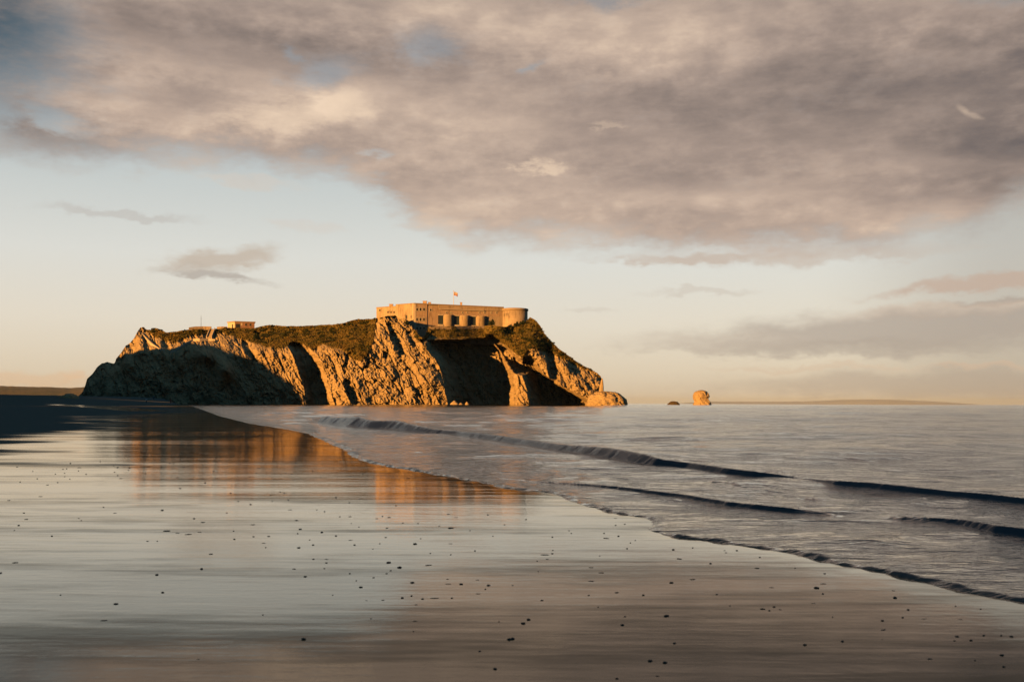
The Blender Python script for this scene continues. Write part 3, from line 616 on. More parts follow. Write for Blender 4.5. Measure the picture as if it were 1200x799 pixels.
# corner block faced in red stone, proud of the gun front
bm = bmesh.new(); box_on(bm, 'R', .02, u2, -.4, .35, zb, zt - .25); box_on(bm, 'R', u2 + .003, u3, -.4, .12, zb, zt - 1.2)
link('corner_block', bm_mesh('corner_block', bm), REDST, fort)
bm = bmesh.new(); box_on(bm, 'R', -.25, .55, -.4, .42, zb, zt - .1); box_on(bm, 'L', .5, 1.0, -.3, .22, zb, zt - .1)
link('quoin', bm_mesh('quoin', bm), PALE, fort)
# upper band + string course of the gun front
zs_ = zof(540, 363.4, 'R'); zp = zof(540, 369.5, 'R'); zbase = zof(540, 381.5, 'R')
bm = bmesh.new(); box_on(bm, 'R', u3 + .01, Ru - .2, -.4, .5, zs_ + .15, zt - .35)
link('upper_band', bm_mesh('upper_band', bm), ASHLAR, fort)
bm = bmesh.new(); box_on(bm, 'R', u3 + .3, pxu(566, 'R'), .502, .85, zs_ - .06, zs_ + .22)
link('string_course', bm_mesh('string_course', bm), PALE, fort)
bm = bmesh.new(); box_on(bm, 'R', u3 + .01, Ru - .2, -.4, .18, zp + .05, zs_ + .146)
link('middle_band', bm_mesh('middle_band', bm), REDST, fort)
# parapet coping
bm = bmesh.new(); box_on(bm, 'R', -.35, u2 + .3, -.9, .62, zt - .246, zt + .14); box_on(bm, 'R', u2 + .304, Ru - .2, -.9, .72, zt - .34, zt + .10); box_on(bm, 'L', .0, u1 + .2, -.9, .25, zt + .004, zt + .16); box_on(bm, 'L', u1 + .21, Lu + .2, -.9, .12, zt - .746, zt - .56)
link('coping', bm_mesh('coping', bm), COPE, fort)
# gun piers and ports
port_px = [(513.3, 518.4), (532, 537.3), (551.3, 556.6)]; pier_px = [(518.4, 532), (537.3, 551.3), (556.6, 570.5)]
for a, b in pier_px:
    ua, ub = pxu(a, 'R'), pxu(b, 'R'); uc, r_ = (ua + ub) / 2, (ub - ua) / 2; ang0 = math.atan2(rn_out.y, rn_out.x)
    cx, cy = P2(uc, -1.2, 'R'); bm = bmesh.new()
    lathe(bm, [(r_, zb), (r_, zp - .5), (r_ * 1.03, zp - .35), (r_ * 1.03, zp - .1), (r_ * .93, zp + .02)], 28, cx=cx, cy=cy)
    link('gun_pier', bm_mesh('gun_pier', bm), ASHLAR, fort, True).data.polygons.foreach_set('use_smooth', [False] * 0 or [len(f.vertices) == 4 for f in fort.children[-1].data.polygons] if False else [True] * (28 * 4) + [False] * 2)
for a, b in port_px:
    ua, ub = pxu(a, 'R'), pxu(b, 'R'); bm = bmesh.new(); box_on(bm, 'R', ua - .3, ub + .3, -.3, .05, zbase - 1, zp + .04)
    g = link('gun_port', bm_mesh('gun_port', bm), SHUT, fort)
    bm = bmesh.new(); box_on(bm, 'R', ua - .2, ub + .2, .06, .5, zp - .45, zp + .03)
    link('lintel', bm_mesh('lintel', bm), PALE, g); bm = bmesh.new(); box_on(bm, 'R', ua - .2, ub + .2, .06, .6, zbase - .6, zbase + .25); link('sill', bm_mesh('sill', bm), PALE, g)
bm = bmesh.new(); box_on(bm, 'R', pxu(570.5, 'R'), Ru - .2, -.4, .3, zb, zp + .046); link('wall', bm_mesh('wall', bm), ASHLAR, fort)
# round tower
tc = at(603.0, 400, 478.3); tr = 15.0 / F * 481.5; tx, ty = tc.x - Cn.x, tc.y - Cn.y; tz = CAMH + (hz(604) - 361.8) / F * 477 - 34
bm = bmesh.new(); lathe(bm, [(tr * 1.02, zb), (tr, zb + 8), (tr * .99, tz - 1.1)], 48, cx=tx, cy=ty)
tw = link('tower', bm_mesh('tower', bm), ASHLAR, fort); tw.data.polygons.foreach_set('use_smooth', [len(f.vertices) == 4 for f in tw.data.polygons])
bm = bmesh.new(); lathe(bm, [(tr * 1.005, tz - 1.1), (tr * 1.05, tz - .9), (tr * 1.05, tz - .1), (tr * 1.0, tz + .05)], 48, cx=tx, cy=ty)
tp = link('parapet', bm_mesh('parapet', bm), COPE, tw)
for px in (590.5, 593.5, 596):
    a = math.atan2(-1, 0) + (px - 603.8) / 14.6 * 1.05; bm = bmesh.new()
    M_ = Matrix.Translation((tx + tr * math.cos(a), ty + tr * math.sin(a), tz - 3.1)) @ Matrix.Rotation(a, 4, 'Z')
    box(bm, -.2, .06, -.16, .16, -.7, .7, M_); link('loophole', bm_mesh('loophole', bm), VOID, tw)
# windows
def window(side, px, py, wpx, hpx, n=.0):
    uc = pxu(px, side); e = lu if side == 'L' else ru; Yc = Cn.y + uc * e.y; ww = wpx * 1.25 / F * Yc / 2; hw = hpx / F * Yc / 2; zc = zof(px, py, side)
    ww = ww / max(.5, abs(e.x)) ; bm = bmesh.new()
    for a0, a1, z0, z1 in [(uc - ww - .22, uc - ww, zc - hw - .2, zc + hw + .25), (uc + ww, uc + ww + .22, zc - hw - .2, zc + hw + .25), (uc - ww + .001, uc + ww - .001, zc + hw, zc + hw + .24), (uc - ww + .001, uc + ww - .001, zc - hw - .19, zc - hw)]:
        box_on(bm, side, a0, a1, n - .1, n + .12, z0, z1)
    f = link('window', bm_mesh('window', bm), PALE if side == 'R' else ASHLAR, fort)
    bm = bmesh.new(); box_on(bm, side, uc - ww, uc + ww, n - .1, n + .012, zc - hw, zc + hw); link('pane', bm_mesh('pane', bm), VOID, f)
for px in (488.2, 492.2, 496.3):
    window('R', px, 362.6, 1.7, 3.4, .35); window('R', px, 374.4, 1.7, 3.6, .35); window('R', px, 384.6, 1.5, 2.4, .35)
for px in (522.5, 528, 541.5, 547, 561, 567, 575, 581): window('R', px, 366.4, .8, 1.7, .18)
window('R', 504.3, 363.2, 1.5, 2.6, .12)
for px in (454.3, 457.9, 461.4): window('L', px, 365.8, 1.3, 2.3, -.15)
window('L', 444.6, 363.6, 1.6, 1.6, -.15); window('L', 481.5, 371, .8, 3.2, 0); window('L', 476, 371.5, 1.8, 4.5, 0)
# chimneys on the fort roof
def chim(px, py, side, wpx, hpx, back_=3.0):
    u = pxu(px, side); p_ = Vector(P2(u, -back_, side)); Yc = Cn.y + p_.y; z_ = CAMH + (hz(px) - py) / F * Yc - 34; w_ = wpx / F * Yc / 2; h_ = hpx / F * Yc
    x_ = (px - 600) / F * Yc - Cn.x
    bm = bmesh.new(); box(bm, x_ - w_, x_ + w_, p_.y - .7, p_.y + .7, zt - .8, z_); box(bm, x_ - w_ - .12, x_ + w_ + .12, p_.y - .82, p_.y + .82, z_ + .003, z_ + .2)
    link('chimney', bm_mesh('chimney', bm), REDST, fort)
chim(497.5, 353.2, 'R', 4.5, 3); chim(540, 354.8, 'R', 2.2, 2); chim(458, 356.8, 'L', 4.2, 2.5); chim(503, 354.6, 'R', 3, 2)

# flagpole and flag
WHITE = simple('white_painted_pole', (.55, .5, .46), .5, .1)
fb_ = at(531.2, 357.5, 472); ft_ = at(531.2, 341.2, 472)
bm = bmesh.new(); rod(bm, (0, 0, -.8), (0, 0, ft_.z - fb_.z), .13, .08); o = link('pole', bm_mesh('pole', bm), WHITE)
fp = empty('flagpole', fb_); tag(fp, 'tall thin white flagpole on the roof of the fort', 'flagpole'); o.parent = fp
bm = bmesh.new(); bmesh.ops.create_uvsphere(bm, u_segments=10, v_segments=8, radius=.2, matrix=Matrix.Translation((0, 0, ft_.z - fb_.z + .15))); link('finial', bm_mesh('finial', bm), WHITE, fp)
fl = empty('flag', ft_ - Vector((0, 0, .3))); tag(fl, 'small faded red and white flag flying from the pole above the fort', 'flag')
gv = []; nu_, nv_ = 16, 10
m, t, p = mat('faded_flag_cloth'); sp = t.new('ShaderNodeSeparateXYZ'); t.l.new(t.obj(), sp.inputs[0])
t.put(p.inputs['Base Color'], t.mix(t.smooth(-1.05, -1.15, sp.outputs[2]), (.40, .32, .28), (.33, .15, .12))); p.inputs['Roughness'].default_value = .9
for i in range(nv_):
    for j in range(nu_):
        u_, v_ = j / (nu_ - 1), i / (nv_ - 1); gv.append((.12 + 1.9 * u_ * (1 - .1 * v_), .35 * math.sin(5 * u_ + v_) * u_, -1.7 * v_ - .7 * u_ * u_))
me = np_mesh('cloth', np.array(gv), grid_quads(nv_, nu_)); o = link('cloth', me, m, fl, True); md = o.modifiers.new('t', 'SOLIDIFY'); md.thickness = .03

# terrace retaining wall in front of the gun piers
tl, tr_ = at(501.5, 382.2, island_Y(503, 384) - .6), at(569, 381.6, island_Y(566, 384) - .6)

# ------------------------------------------------------------------ small building, walls, steps, mast
hb = rim_pt(280); bY = hb.y + 2
BR = stone('red_brick_building', (.30, .155, .11), (.36, .19, .135), (.26, .18, .13), 2.0); CREAM = simple('cream_tone', (.55, .45, .34), .85, .15)
bl, bc, br = at(266.5, 385, bY + 5), at(275, 385, bY), at(298, 385, bY + 3.2); bt = CAMH + (hz(280) - 377.2) / F * bY
bld = empty('flat_roofed_building', (bc.x, bc.y, bc.z)); tag(bld, 'small flat roofed brick building with a sunlit end wall toned cream on the island top', 'building')
q = [Vector((0, 0)), Vector((br.x - bc.x, br.y - bc.y)), Vector((br.x - bc.x - 2.5, br.y - bc.y + 8)), Vector((bl.x - bc.x + .4, bl.y - bc.y + 6)), Vector((bl.x - bc.x, bl.y - bc.y))]
hB = bt - bc.z
bm = bmesh.new(); prism(bm, [tuple(v) for v in q], -2, hB); link('wall', bm_mesh('wall', bm), BR, bld)
e1 = (q[4] - q[0]).normalized(); n1_ = Vector((e1.y, -e1.x)); n1_ = n1_ if n1_.y < 0 else -n1_; e2 = q[1].normalized(); n2_ = Vector((e2.y, -e2.x)); n2_ = n2_ if n2_.y < 0 else -n2_
def slab(bm, o, e, n, a, b, n0, n1, z0, z1):
    f = [o + e * a + n * n0, o + e * b + n * n0, o + e * b + n * n1, o + e * a + n * n1]; prism(bm, [tuple(v) for v in f], z0, z1)
bm = bmesh.new(); slab(bm, q[0], e1, n1_, .02, (q[4] - q[0]).length - .02, -.1, .06, -2, hB - .003); link('end_wall', bm_mesh('end_wall', bm), CREAM, bld)  # sunlit brightness of this face put into its paler colour
ctr = sum(q, Vector((0, 0))) / 5; bm = bmesh.new(); prism(bm, [tuple(ctr + (v - ctr) * 1.07) for v in q], hB + .003, hB + .4); link('roof', bm_mesh('roof', bm), COPE, bld)
bm = bmesh.new(); slab(bm, q[0], e1, n1_, 1.7, 2.7, .062, .1, -.4, hB - 1.0); link('door', bm_mesh('door', bm), VOID, bld)
Lq = q[1].length
for a, b, z0, z1, mm in [(.30, .38, hB - 1.6, hB - .45, CREAM), (.04, .26, .2, hB - .9, VOID), (.52, .60, hB - 1.7, hB - .6, VOID), (.74, .82, hB - 1.7, hB - .6, VOID)]:
    bm = bmesh.new(); slab(bm, q[0], e2, n2_, a * Lq - .1, b * Lq + .1, .002, .05, z0 - .1, z1 + .1); f = link('window', bm_mesh('window', bm), COPE, bld)
    bm = bmesh.new(); slab(bm, q[0], e2, n2_, a * Lq, b * Lq, .052, .075, z0, z1); link('pane', bm_mesh('pane', bm), mm, f)
# low parapet platform and mast
def strip_wall(name, pts, hgt, th, label, cat, m_, sink=1.2, dY=0.0):
    P = [at(px, py, island_Y(px, py + 1.5) + dY) for px, py in pts]; o0 = P[0].copy()
    r_ = empty(name, o0); tag(r_, label, cat); bm = bmesh.new()
    for a, b in zip(P[:-1], P[1:]):
        d = (b - a); n = Vector((d.y, -d.x, 0)).normalized() * th / 2; vs = []
        for z0, z1 in ((a.z - hgt - sink, a.z), (b.z - hgt - sink, b.z)):
            pass
        A = [a - o0 + n, a - o0 - n, b - o0 - n, b - o0 + n]
        lo = [bm.verts.new((v.x, v.y, v.z - hgt - sink)) for v in A]; hi = [bm.verts.new(v) for v in A]
        bm.faces.new(lo[::-1]); bm.faces.new(hi)
        for i in range(4): bm.faces.new((lo[i], lo[(i + 1) % 4], hi[(i + 1) % 4], hi[i]))
    link('masonry', bm_mesh('masonry', bm), m_, r_); return r_
strip_wall('retaining_wall', [(502 + 6.5 * k, 382.3 - .03 * k) for k in range(11)], .5, .6, 'low stone retaining wall edging the grassy terrace below the gun ports', 'wall', COPE, .8, .25)
strip_wall('parapet_wall', [(221, 383.6), (228, 382.6), (238, 382.4), (247.5, 382.6)], 1.0, .5, 'long low parapet wall under the thin mast on the island top', 'wall', ASHLAR)
strip_wall('parapet_wall', [(254, 383.0), (260, 382.6), (266, 382.8)], .8, .5, 'short low parapet wall just left of the small flat roofed building', 'wall', ASHLAR)
strip_wall('path_wall', [(199, 412), (206, 409), (213, 404), (220, 400), (226, 397), (234, 396.3), (244, 396.8), (252, 397.6)], .9, .5, 'pale stone wall beside the path curving up below the steps', 'wall', PALE, dY=-1.2)
strip_wall('path_wall', [(166, 390), (172, 396), (178, 402), (186, 407.5), (192, 409)], .9, .6, 'pale sloping stone wall running down the left end of the island', 'wall', PALE, dY=-1.2)
ms = rim_pt(234.8); mast = empty('mast', (ms.x, ms.y + .6, ms.z)); tag(mast, 'thin dark mast standing behind the long low parapet wall', 'mast')
bm = bmesh.new(); rod(bm, (0, 0, -1), (0, 0, 6.4), .11, .05); link('pole', bm_mesh('pole', bm), VOID, mast); bm = bmesh.new(); box(bm, -.25, .25, -.1, .1, 5.0, 5.12); link('crossbar', bm_mesh('crossbar', bm), VOID, mast)
# steps between two handrail walls
sa, sb = at(248.5, 386, island_Y(248, 387) - .8), at(244.5, 396, island_Y(244, 396) - 1.4)
stp = empty('staircase', sb); tag(stp, 'steep flight of stone steps between pale side walls below the parapet', 'staircase')
v = sa - sb; bm = bmesh.new(); ns = 14
for k in range(ns): box(bm, v.x * k / ns - .9, v.x * k / ns + .9, v.y * k / ns, v.y * (k + 1) / ns + .5, v.z * k / ns - .6, v.z * (k + 1) / ns)
link('steps', bm_mesh('steps', bm), COPE, stp)
for sx in (-1.15, 1.15):
    bm = bmesh.new(); a = Vector((sx, 0, .5)); b = Vector((sx + v.x, v.y, v.z + .5))
    for q0, q1 in ((a, b),):
        vs = [bm.verts.new(q0 + Vector((dx, 0, dz))) for dx, dz in ((-.17, -1.6), (.17, -1.6), (.17, .3), (-.17, .3))] + [bm.verts.new(q1 + Vector((dx, 0, dz))) for dx, dz in ((-.17, -1.6), (.17, -1.6), (.17, .3), (-.17, .3))]
        for f in ((0, 1, 2, 3), (7, 6, 5, 4), (0, 4, 5, 1), (1, 5, 6, 2), (2, 6, 7, 3), (3, 7, 4, 0)): bm.faces.new([vs[i] for i in f])
    link('side_wall', bm_mesh('side_wall', bm), PALE, stp)

# ------------------------------------------------------------------ separate rocks
def rock(name, px, py_base, Y, prof, depth, label, cat='rock', group=None, seed=1, ntheta=96, nz=60, over=0.0):
    """closed rock: prof = half outline as (left px, right px, py) rows from base to top"""
    prof = sorted(prof, key=lambda r: -r[2]); k = 1 / F * Y
    ys = np.linspace(prof[0][2] + 1.2, prof[-1][2], nz); pyv = [r[2] for r in prof][::-1]
    l = np.interp(ys, pyv, [r[0] for r in prof][::-1]); r_ = np.interp(ys, pyv, [r[1] for r in prof][::-1])
    th = np.linspace(0, 2 * math.pi, ntheta, endpoint=False); cs, sn_ = np.cos(th), np.sin(th)
    cs2 = np.sign(cs) * np.abs(cs) ** .8; sn2 = np.sign(sn_) * np.abs(sn_) ** .8
    cx = (l + r_) / 2; hw = (r_ - l) / 2
    XX_ = ((cx - px)[:, None] + hw[:, None] * cs2[None]) * k; YY_ = depth * (hw / hw.max())[:, None] ** .7 * sn2[None]; ZZ_ = ((hz(px) - ys)[:, None] + 0 * cs[None]) * k + CAMH
    n = .55 * fbm(XX_ / (7 * k), ZZ_ / (9 * k) + 0 * YY_, YY_ / (7 * k) + seed, 5) + .35 * ridged((XX_ + .5 * ZZ_) / (3.2 * k), ZZ_ / (12 * k), YY_ / (4 * k) + seed, 3)
    am = .15 * hw.max() * k * n * np.minimum(1, (np.arange(nz)[::-1] / 6.0))[:, None]
    XX_ += am * cs[None]; YY_ += am * 1.6 * sn_[None]; ZZ_ += .4 * am
    V_ = np.stack([XX_, YY_, ZZ_], -1).reshape(-1, 3); Qr = grid_quads(nz, ntheta, True)
    V_ = np.vstack([V_, [[V_[-ntheta:, 0].mean(), V_[-ntheta:, 1].mean(), V_[-ntheta:, 2].mean() + .02]]])
    me = np_mesh(name, V_, Qr); bm = bmesh.new(); bm.from_mesh(me); bm.verts.ensure_lookup_table(); c = len(V_) - 1; b0 = (nz - 1) * ntheta
    for j in range(ntheta): bm.faces.new((bm.verts[b0 + j], bm.verts[b0 + (j + 1) % ntheta], bm.verts[c]))
    bmesh.ops.recalc_face_normals(bm, faces=bm.faces); bm.to_mesh(me); bm.free()
    o = link(name, me, ROCKP); o.location = at(px, hz(px), Y); o.location.z = 0; tag(o, label, cat, group); return o
ROCKD = rock_mat('shade_toned_rock', False, .22)  # shadow on the low sea rock put into its darker tone
rock('sea_stack', 822, 474, 800, [(813, 832.5, 474.4), (814.5, 832, 472), (814, 830, 469.5), (813, 829, 467.5), (812.6, 830.5, 465), (813.4, 829.5, 462), (815.2, 827.5, 459.6), (817.5, 825.5, 458), (820, 823.5, 457)], 7, 'tall orange sea stack standing alone in the sea', 'sea stack', seed=2.3)
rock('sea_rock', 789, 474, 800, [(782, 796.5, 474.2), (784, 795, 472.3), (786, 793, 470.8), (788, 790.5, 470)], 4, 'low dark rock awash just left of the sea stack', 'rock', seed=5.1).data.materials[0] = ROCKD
rock('boulder_outcrop', 711, 474.8, 431, [(687, 733, 474.8), (688.5, 732.5, 472), (690, 731, 468), (693, 727, 464), (698, 722, 461), (703, 716, 459.3), (707, 712, 458.4)], 8, 'rounded orange rock outcrop at the right foot of the island', 'rock outcrop', seed=8.7)
rock('rock_pinnacle', 704.5, 460, 436, [(701, 707.5, 463), (703, 707.0, 452), (704.4, 706.6, 447), (705.2, 706.2, 443)], 1.0, 'thin upright rock pinnacle on the right edge of the island', 'rock', seed=3.9, nz=40, ntheta=40)
for px, w_, h_, lb in [(533, 6, 5.5, 'pointed orange rock at the water below the shaded cove'), (540.5, 4, 3.2, 'small orange rock just right of the pointed rock in the cove'), (547.5, 3, 4.5, 'rightmost small orange rock standing at the mouth of the cove'), (421.5, 3.5, 3, 'pale boulder at the waterline below the sunlit cliff crack')]:
    rock('shore_rock', px, 475, 419, [(px - w_, px + w_, 475.6), (px - w_ * .8, px + w_ * .75, 475 - h_ * .3), (px - w_ * .5, px + w_ * .3, 475 - h_ * .7), (px - w_ * .25, px + w_ * .05, 475 - h_)], 1.6, lb, 'rock', 'rocks at the foot of the island', seed=px, nz=24, ntheta=36)
rock('sand_bar_rock', 80, 466, 330, [(71, 90, 468), (73, 88, 465), (77, 86, 462.8), (80, 84, 461)], 4, 'dark low rock on the sand left of the island', 'rock', seed=6.6)

# ------------------------------------------------------------------ far coasts
def coast(name, px0, px1, Y, prof, th, m_):
    n = 160; xs = np.linspace(px0, px1, n); top = np.interp(xs, *zip(*prof)) + .25 * fbm(xs / 8, xs * 0, .9, 4); rows_ = []
    for f, dy in [(-.02, 0), (.35, .08), (.75, .35), (1, .8), (.8, 1.3), (0, 1.8)]:
        yy = Y + dy * th; rows_.append(np.stack([(xs - 600) / F * yy, xs * 0 + yy, np.maximum(-2, ((hz(xs) - top) / F * (Y + .8 * th) + CAMH) * f + .0)], -1))
    V_ = np.array(rows_).reshape(-1, 3); o = link(name, np_mesh(name, V_, grid_quads(6, n)), m_, smooth=True); tag(o, kind='structure')
m, t, p = mat('far_fields'); po = t.pos()
vo = t.new('ShaderNodeTexVoronoi'); t.put(vo.inputs['Vector'], t.scale(po, (.006, .0022, .03))); vo.inputs['Scale'].default_value = 1.0
t.put(p.inputs['Base Color'], t.mix(t.noise(po, .012, 5, .6), t.ramp(vo.outputs['Color'], [(.2, (.05, .06, .025)), (.5, (.26, .15, .09)), (.8, (.09, .08, .035))]), (.035, .045, .022))); p.inputs['Roughness'].default_value = 1
coast('far_hills', -160, 110, 3000, [(-160, 449), (-60, 451), (0, 452), (30, 453), (60, 453.5), (80, 454.5), (98, 453.5), (110, 453.8)], 900, m)
m2 = simple('distant_headland', (.56, .64, .76), 1, .2, .001)  # haze fade put into the hills' colour, pale and bluish
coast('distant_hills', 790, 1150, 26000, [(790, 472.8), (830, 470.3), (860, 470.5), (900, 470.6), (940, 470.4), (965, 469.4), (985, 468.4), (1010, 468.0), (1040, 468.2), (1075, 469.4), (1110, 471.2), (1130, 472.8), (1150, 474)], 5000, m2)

# ------------------------------------------------------------------ headland and town cliff, out of frame to the left, that shade the beach
hvec = Vector((-math.sin(SUN_PHI), -math.cos(SUN_PHI))); tanE = math.tan(SUN_EL)
def pq(p_, q_): return (p_ * .743 + q_ * .669, -p_ * .669 + q_ * .743)
def ridge(name, crest, m_, wdt=26):
    """crest: world points (x, y, z); a rocky ridge with sloping flanks"""
    C_ = np.array(crest, float); n = 260; tt = np.linspace(0, len(C_) - 1, n); Pc = np.stack([np.interp(tt, np.arange(len(C_)), C_[:, i]) for i in range(3)], -1)
    nx, ny = hvec.x, hvec.y; rows_ = []
    for o_, f in [(-1.3, -.1), (-1.0, .15), (-.75, .45), (-.4, .8), (-.15, .95), (0, 1), (.3, .97), (.9, .9), (1.4, .55), (1.7, .15), (1.8, -.1)]:
        j = 0 if o_ == 0 else 1.8
        zz_ = np.maximum(Pc[:, 2] * f, -2 if f < 0 else -1.5) + j * .5 * fbm(tt * 3, o_ * 3 + tt * 0, .4, 4) * (1 if f > 0 else 0)
        rows_.append(np.stack([Pc[:, 0] + nx * o_ * wdt + j * 1.2 * fbm(tt * 4, o_ * 2 + tt * 0, 1.4, 4), Pc[:, 1] + ny * o_ * wdt + j * fbm(tt * 4, o_ * 2 + tt * 0, 2.4, 4), zz_], -1))
    V_ = np.array(rows_).reshape(-1, 3); o = link(name, np_mesh(name, V_, grid_quads(len(rows_), n), {'veg': np.repeat(np.array([0, 0, 0, .1, .6, 1, 1, 1, 0, 0, 0.]), n)}), ROCK); tag(o, kind='structure')
shadow_px = [(96, 400), (128, 418), (140, 419), (152, 414), (165, 410), (185, 409), (205, 408), (222, 401), (236, 404), (252, 405), (266, 412), (290, 419), (310, 426), (325, 437), (336, 446), (346, 452), (355, 470), (360, 476)]
crest = []
for px, py in shadow_px:
    p_ = at(px, py, island_Y(px, py)); T = 165.0
    crest.append((p_.x + hvec.x * T, p_.y + hvec.y * T, p_.z + tanE * T))
a0 = crest[0]; crest = [(a0[0] - 90, a0[1] + 60, 20), (a0[0] - 40, a0[1] + 30, a0[2])] + crest + [(crest[-1][0] + 4, crest[-1][1] - 4, 10), (-182, 288, 21), (-167, 262, 19), (-160, 236, 15), (-158, 214, 13), (-154, 192, 13), (-150, 176, 10), (-150, 170, -1)]
ridge('unseen_headland', crest, ROCK, 22)
tc_ = [pq(-246, -250) + (2,), pq(-238, -252) + (38,), pq(-190, -256) + (50,), pq(-120, -262) + (42,), pq(-60, -266) + (42,), pq(0, -262) + (44,), pq(60, -270) + (42,), pq(110, -260) + (36,), pq(150, -260) + (10,)]
ridge('unseen_town_cliff', tc_, ROCK, 24)

# ------------------------------------------------------------------ people at the foot of the island
def person(px, py, Y, h, top, legs, label, stride):
    o = at(px, py, Y); root = empty('person', o, random.uniform(-.6, .6)); tag(root, label, 'person', 'people walking below the island')
    J = {'pelvis': (0, 0, .52), 'waist': (0, 0, .62), 'chest': (0, 0, .75), 'neck': (0, 0, .84), 'headb': (0, -.01, .88), 'head': (0, -.01, .955), 'shl': (.10, 0, .80), 'shr': (-.10, 0, .80), 'ell': (.13, .03, .64), 'elr': (-.13, -.03, .64), 'hal': (.13, -.06, .49), 'har': (-.13, -.08, .50),
         'hil': (.05, 0, .5), 'hir': (-.05, 0, .5), 'knl': (.055, -stride * .6, .28), 'knr': (-.055, stride * .4, .27), 'anl': (.055, -stride, .04), 'anr': (-.055, stride, .04), 'tol': (.06, -stride - .08, .02), 'tor': (-.06, stride - .08, .02)}
    Rr = dict(pelvis=.075, waist=.07, chest=.085, neck=.03, headb=.04, head=.052, shl=.042, shr=.042, ell=.03, elr=.03, hal=.02, har=.02, hil=.062, hir=.062, knl=.042, knr=.042, anl=.026, anr=.026, tol=.022, tor=.022)
    E = [('pelvis', 'waist'), ('waist', 'chest'), ('chest', 'neck'), ('neck', 'headb'), ('headb', 'head'), ('chest', 'shl'), ('chest', 'shr'), ('shl', 'ell'), ('ell', 'hal'), ('shr', 'elr'), ('elr', 'har'), ('pelvis', 'hil'), ('pelvis', 'hir'), ('hil', 'knl'), ('knl', 'anl'), ('anl', 'tol'), ('hir', 'knr'), ('knr', 'anr'), ('anr', 'tor')]
    def skin(name, keys, grow, mm):
        ks_ = [k for k in J if k in keys]; ix = {k: i for i, k in enumerate(ks_)}
        me = bpy.data.meshes.new(name); me.from_pydata([tuple(c_ * h for c_ in J[k]) for k in ks_], [(ix[a], ix[b]) for a, b in E if a in ix and b in ix], [])
        ob = link(name, me, mm, root); ob.modifiers.new('s', 'SKIN'); ob.modifiers.new('u', 'SUBSURF').levels = 1; ob.modifiers['u'].render_levels = 1
        for k in ks_: me.skin_vertices[0].data[ix[k]].radius = (Rr[k] * h * grow,) * 2
        me.skin_vertices[0].data[0].use_root = True; return ob
    skin('body', set(J), 1.0, simple('skin', (.45, .28, .2), .6, .1))
    skin('coat', {'pelvis', 'waist', 'chest', 'shl', 'shr', 'ell', 'elr'}, 1.25, top); skin('trousers', {'pelvis', 'hil', 'hir', 'knl', 'knr', 'anl', 'anr'}, 1.2, legs)
    bm = bmesh.new(); bmesh.ops.create_uvsphere(bm, u_segments=12, v_segments=8, radius=.062 * h, matrix=Matrix.Translation((0, .012 * h, .965 * h))); link('hair', bm_mesh('hair', bm), simple('dark_hair', (.05, .035, .025), .7, .1), root)
WH = simple('white_jacket', (.8, .8, .8), .8, .05); RD = simple('red_jacket', (.5, .03, .03), .8, .05); DK = simple('dark_trousers', (.03, .035, .05), .9, .1); GY = simple('grey_jacket', (.3, .32, .34), .8, .05)
def sand_py(px, Y):
    x = (px - 600) / F * Y; zz_ = float(land_z(np.array([x]), np.array([Y]))[0]) + .009; return hz(px) + (CAMH - zz_) / Y * F
for px, Y, h, tp_, lb, st in [(171.5, 335, 1.75, WH, 'person in a white top walking on the sand at the foot of the island', .1), (200, 350, 1.7, RD, 'person in a red jacket on the sand below the dark cliff', .06), (180, 400, 1.72, GY, 'person in a grey jacket farthest off near the dark cliff', .08)]:
    person(px, sand_py(px, Y), Y, h, tp_, DK, lb, st)

# ------------------------------------------------------------------ pebbles
Zm = 1003 / 300.0
raw = []
def add(ox, oy, k, txt):
    for e in txt.split():
        a = e.split(','); raw.append((ox + float(a[0]) / k, oy + float(a[1]) / k, (float(a[2]) if len(a) > 2 else 3.5) / k))
add(0, 560, Zm, "187,30 227,20 80,18 37,90 407,118,4 637,130,6 452,141 310,162 320,170 75,190,6 58,210 205,232,5 655,212,7 740,225,7 697,220,4 783,217 580,252,4 618,252,4 62,337,6 828,303,6 792,362,7 617,385,7 5,378,6 640,455,8 457,500,9 410,565,7 240,465,4 805,22,5 707,44,5 905,62,4 983,107,5 935,95 890,140,4 992,187,5 917,212,4 920,244,5 995,234,5 762,163,5 797,178,5 105,166,5 95,140,4 160,75 780,718,4")
add(300, 560, Zm, "97,58,4 112,62,4 128,90,4 58,70 65,95 314,80,5 408,85 367,100,4 550,112 330,155,4 370,155,4 497,154,4 523,158,5 475,163 160,170,5 175,205,7 260,217,6 515,200,4 577,180,4 636,182,4 755,145,4 910,148,4 720,192,4 765,200,7 487,262,4 510,237,5 52,233,5 32,260,4 40,277,4 170,278,7 226,267,5 212,247,4 315,231,5 372,248,4 388,267,6 460,283,4 625,263,8 647,242 685,300,4 765,305,4 860,290,5 227,323,6 278,338,5 278,323,4 270,360,4 152,362,5 195,392,8 370,380,5 395,408,4 463,396,5 522,337,9 565,356,9 530,368,5 514,380,5 678,347,7 615,416,8 413,434,8 576,476,7 612,468,6 655,480,7 702,477,7 770,477,6 755,421,5 806,422,7 753,402,4 870,405,4 913,427,8 901,442,5 873,460,5 630,503,5 500,485,4 435,486 625,568,5 620,608,4 453,558,4 190,640,11 303,465,4 30,543,4 880,687,6 940,757,11 995,640,11 955,570,4 135,128 165,222,4 240,128 270,135 375,182 405,196 785,158 840,210 930,232 975,187 765,262")
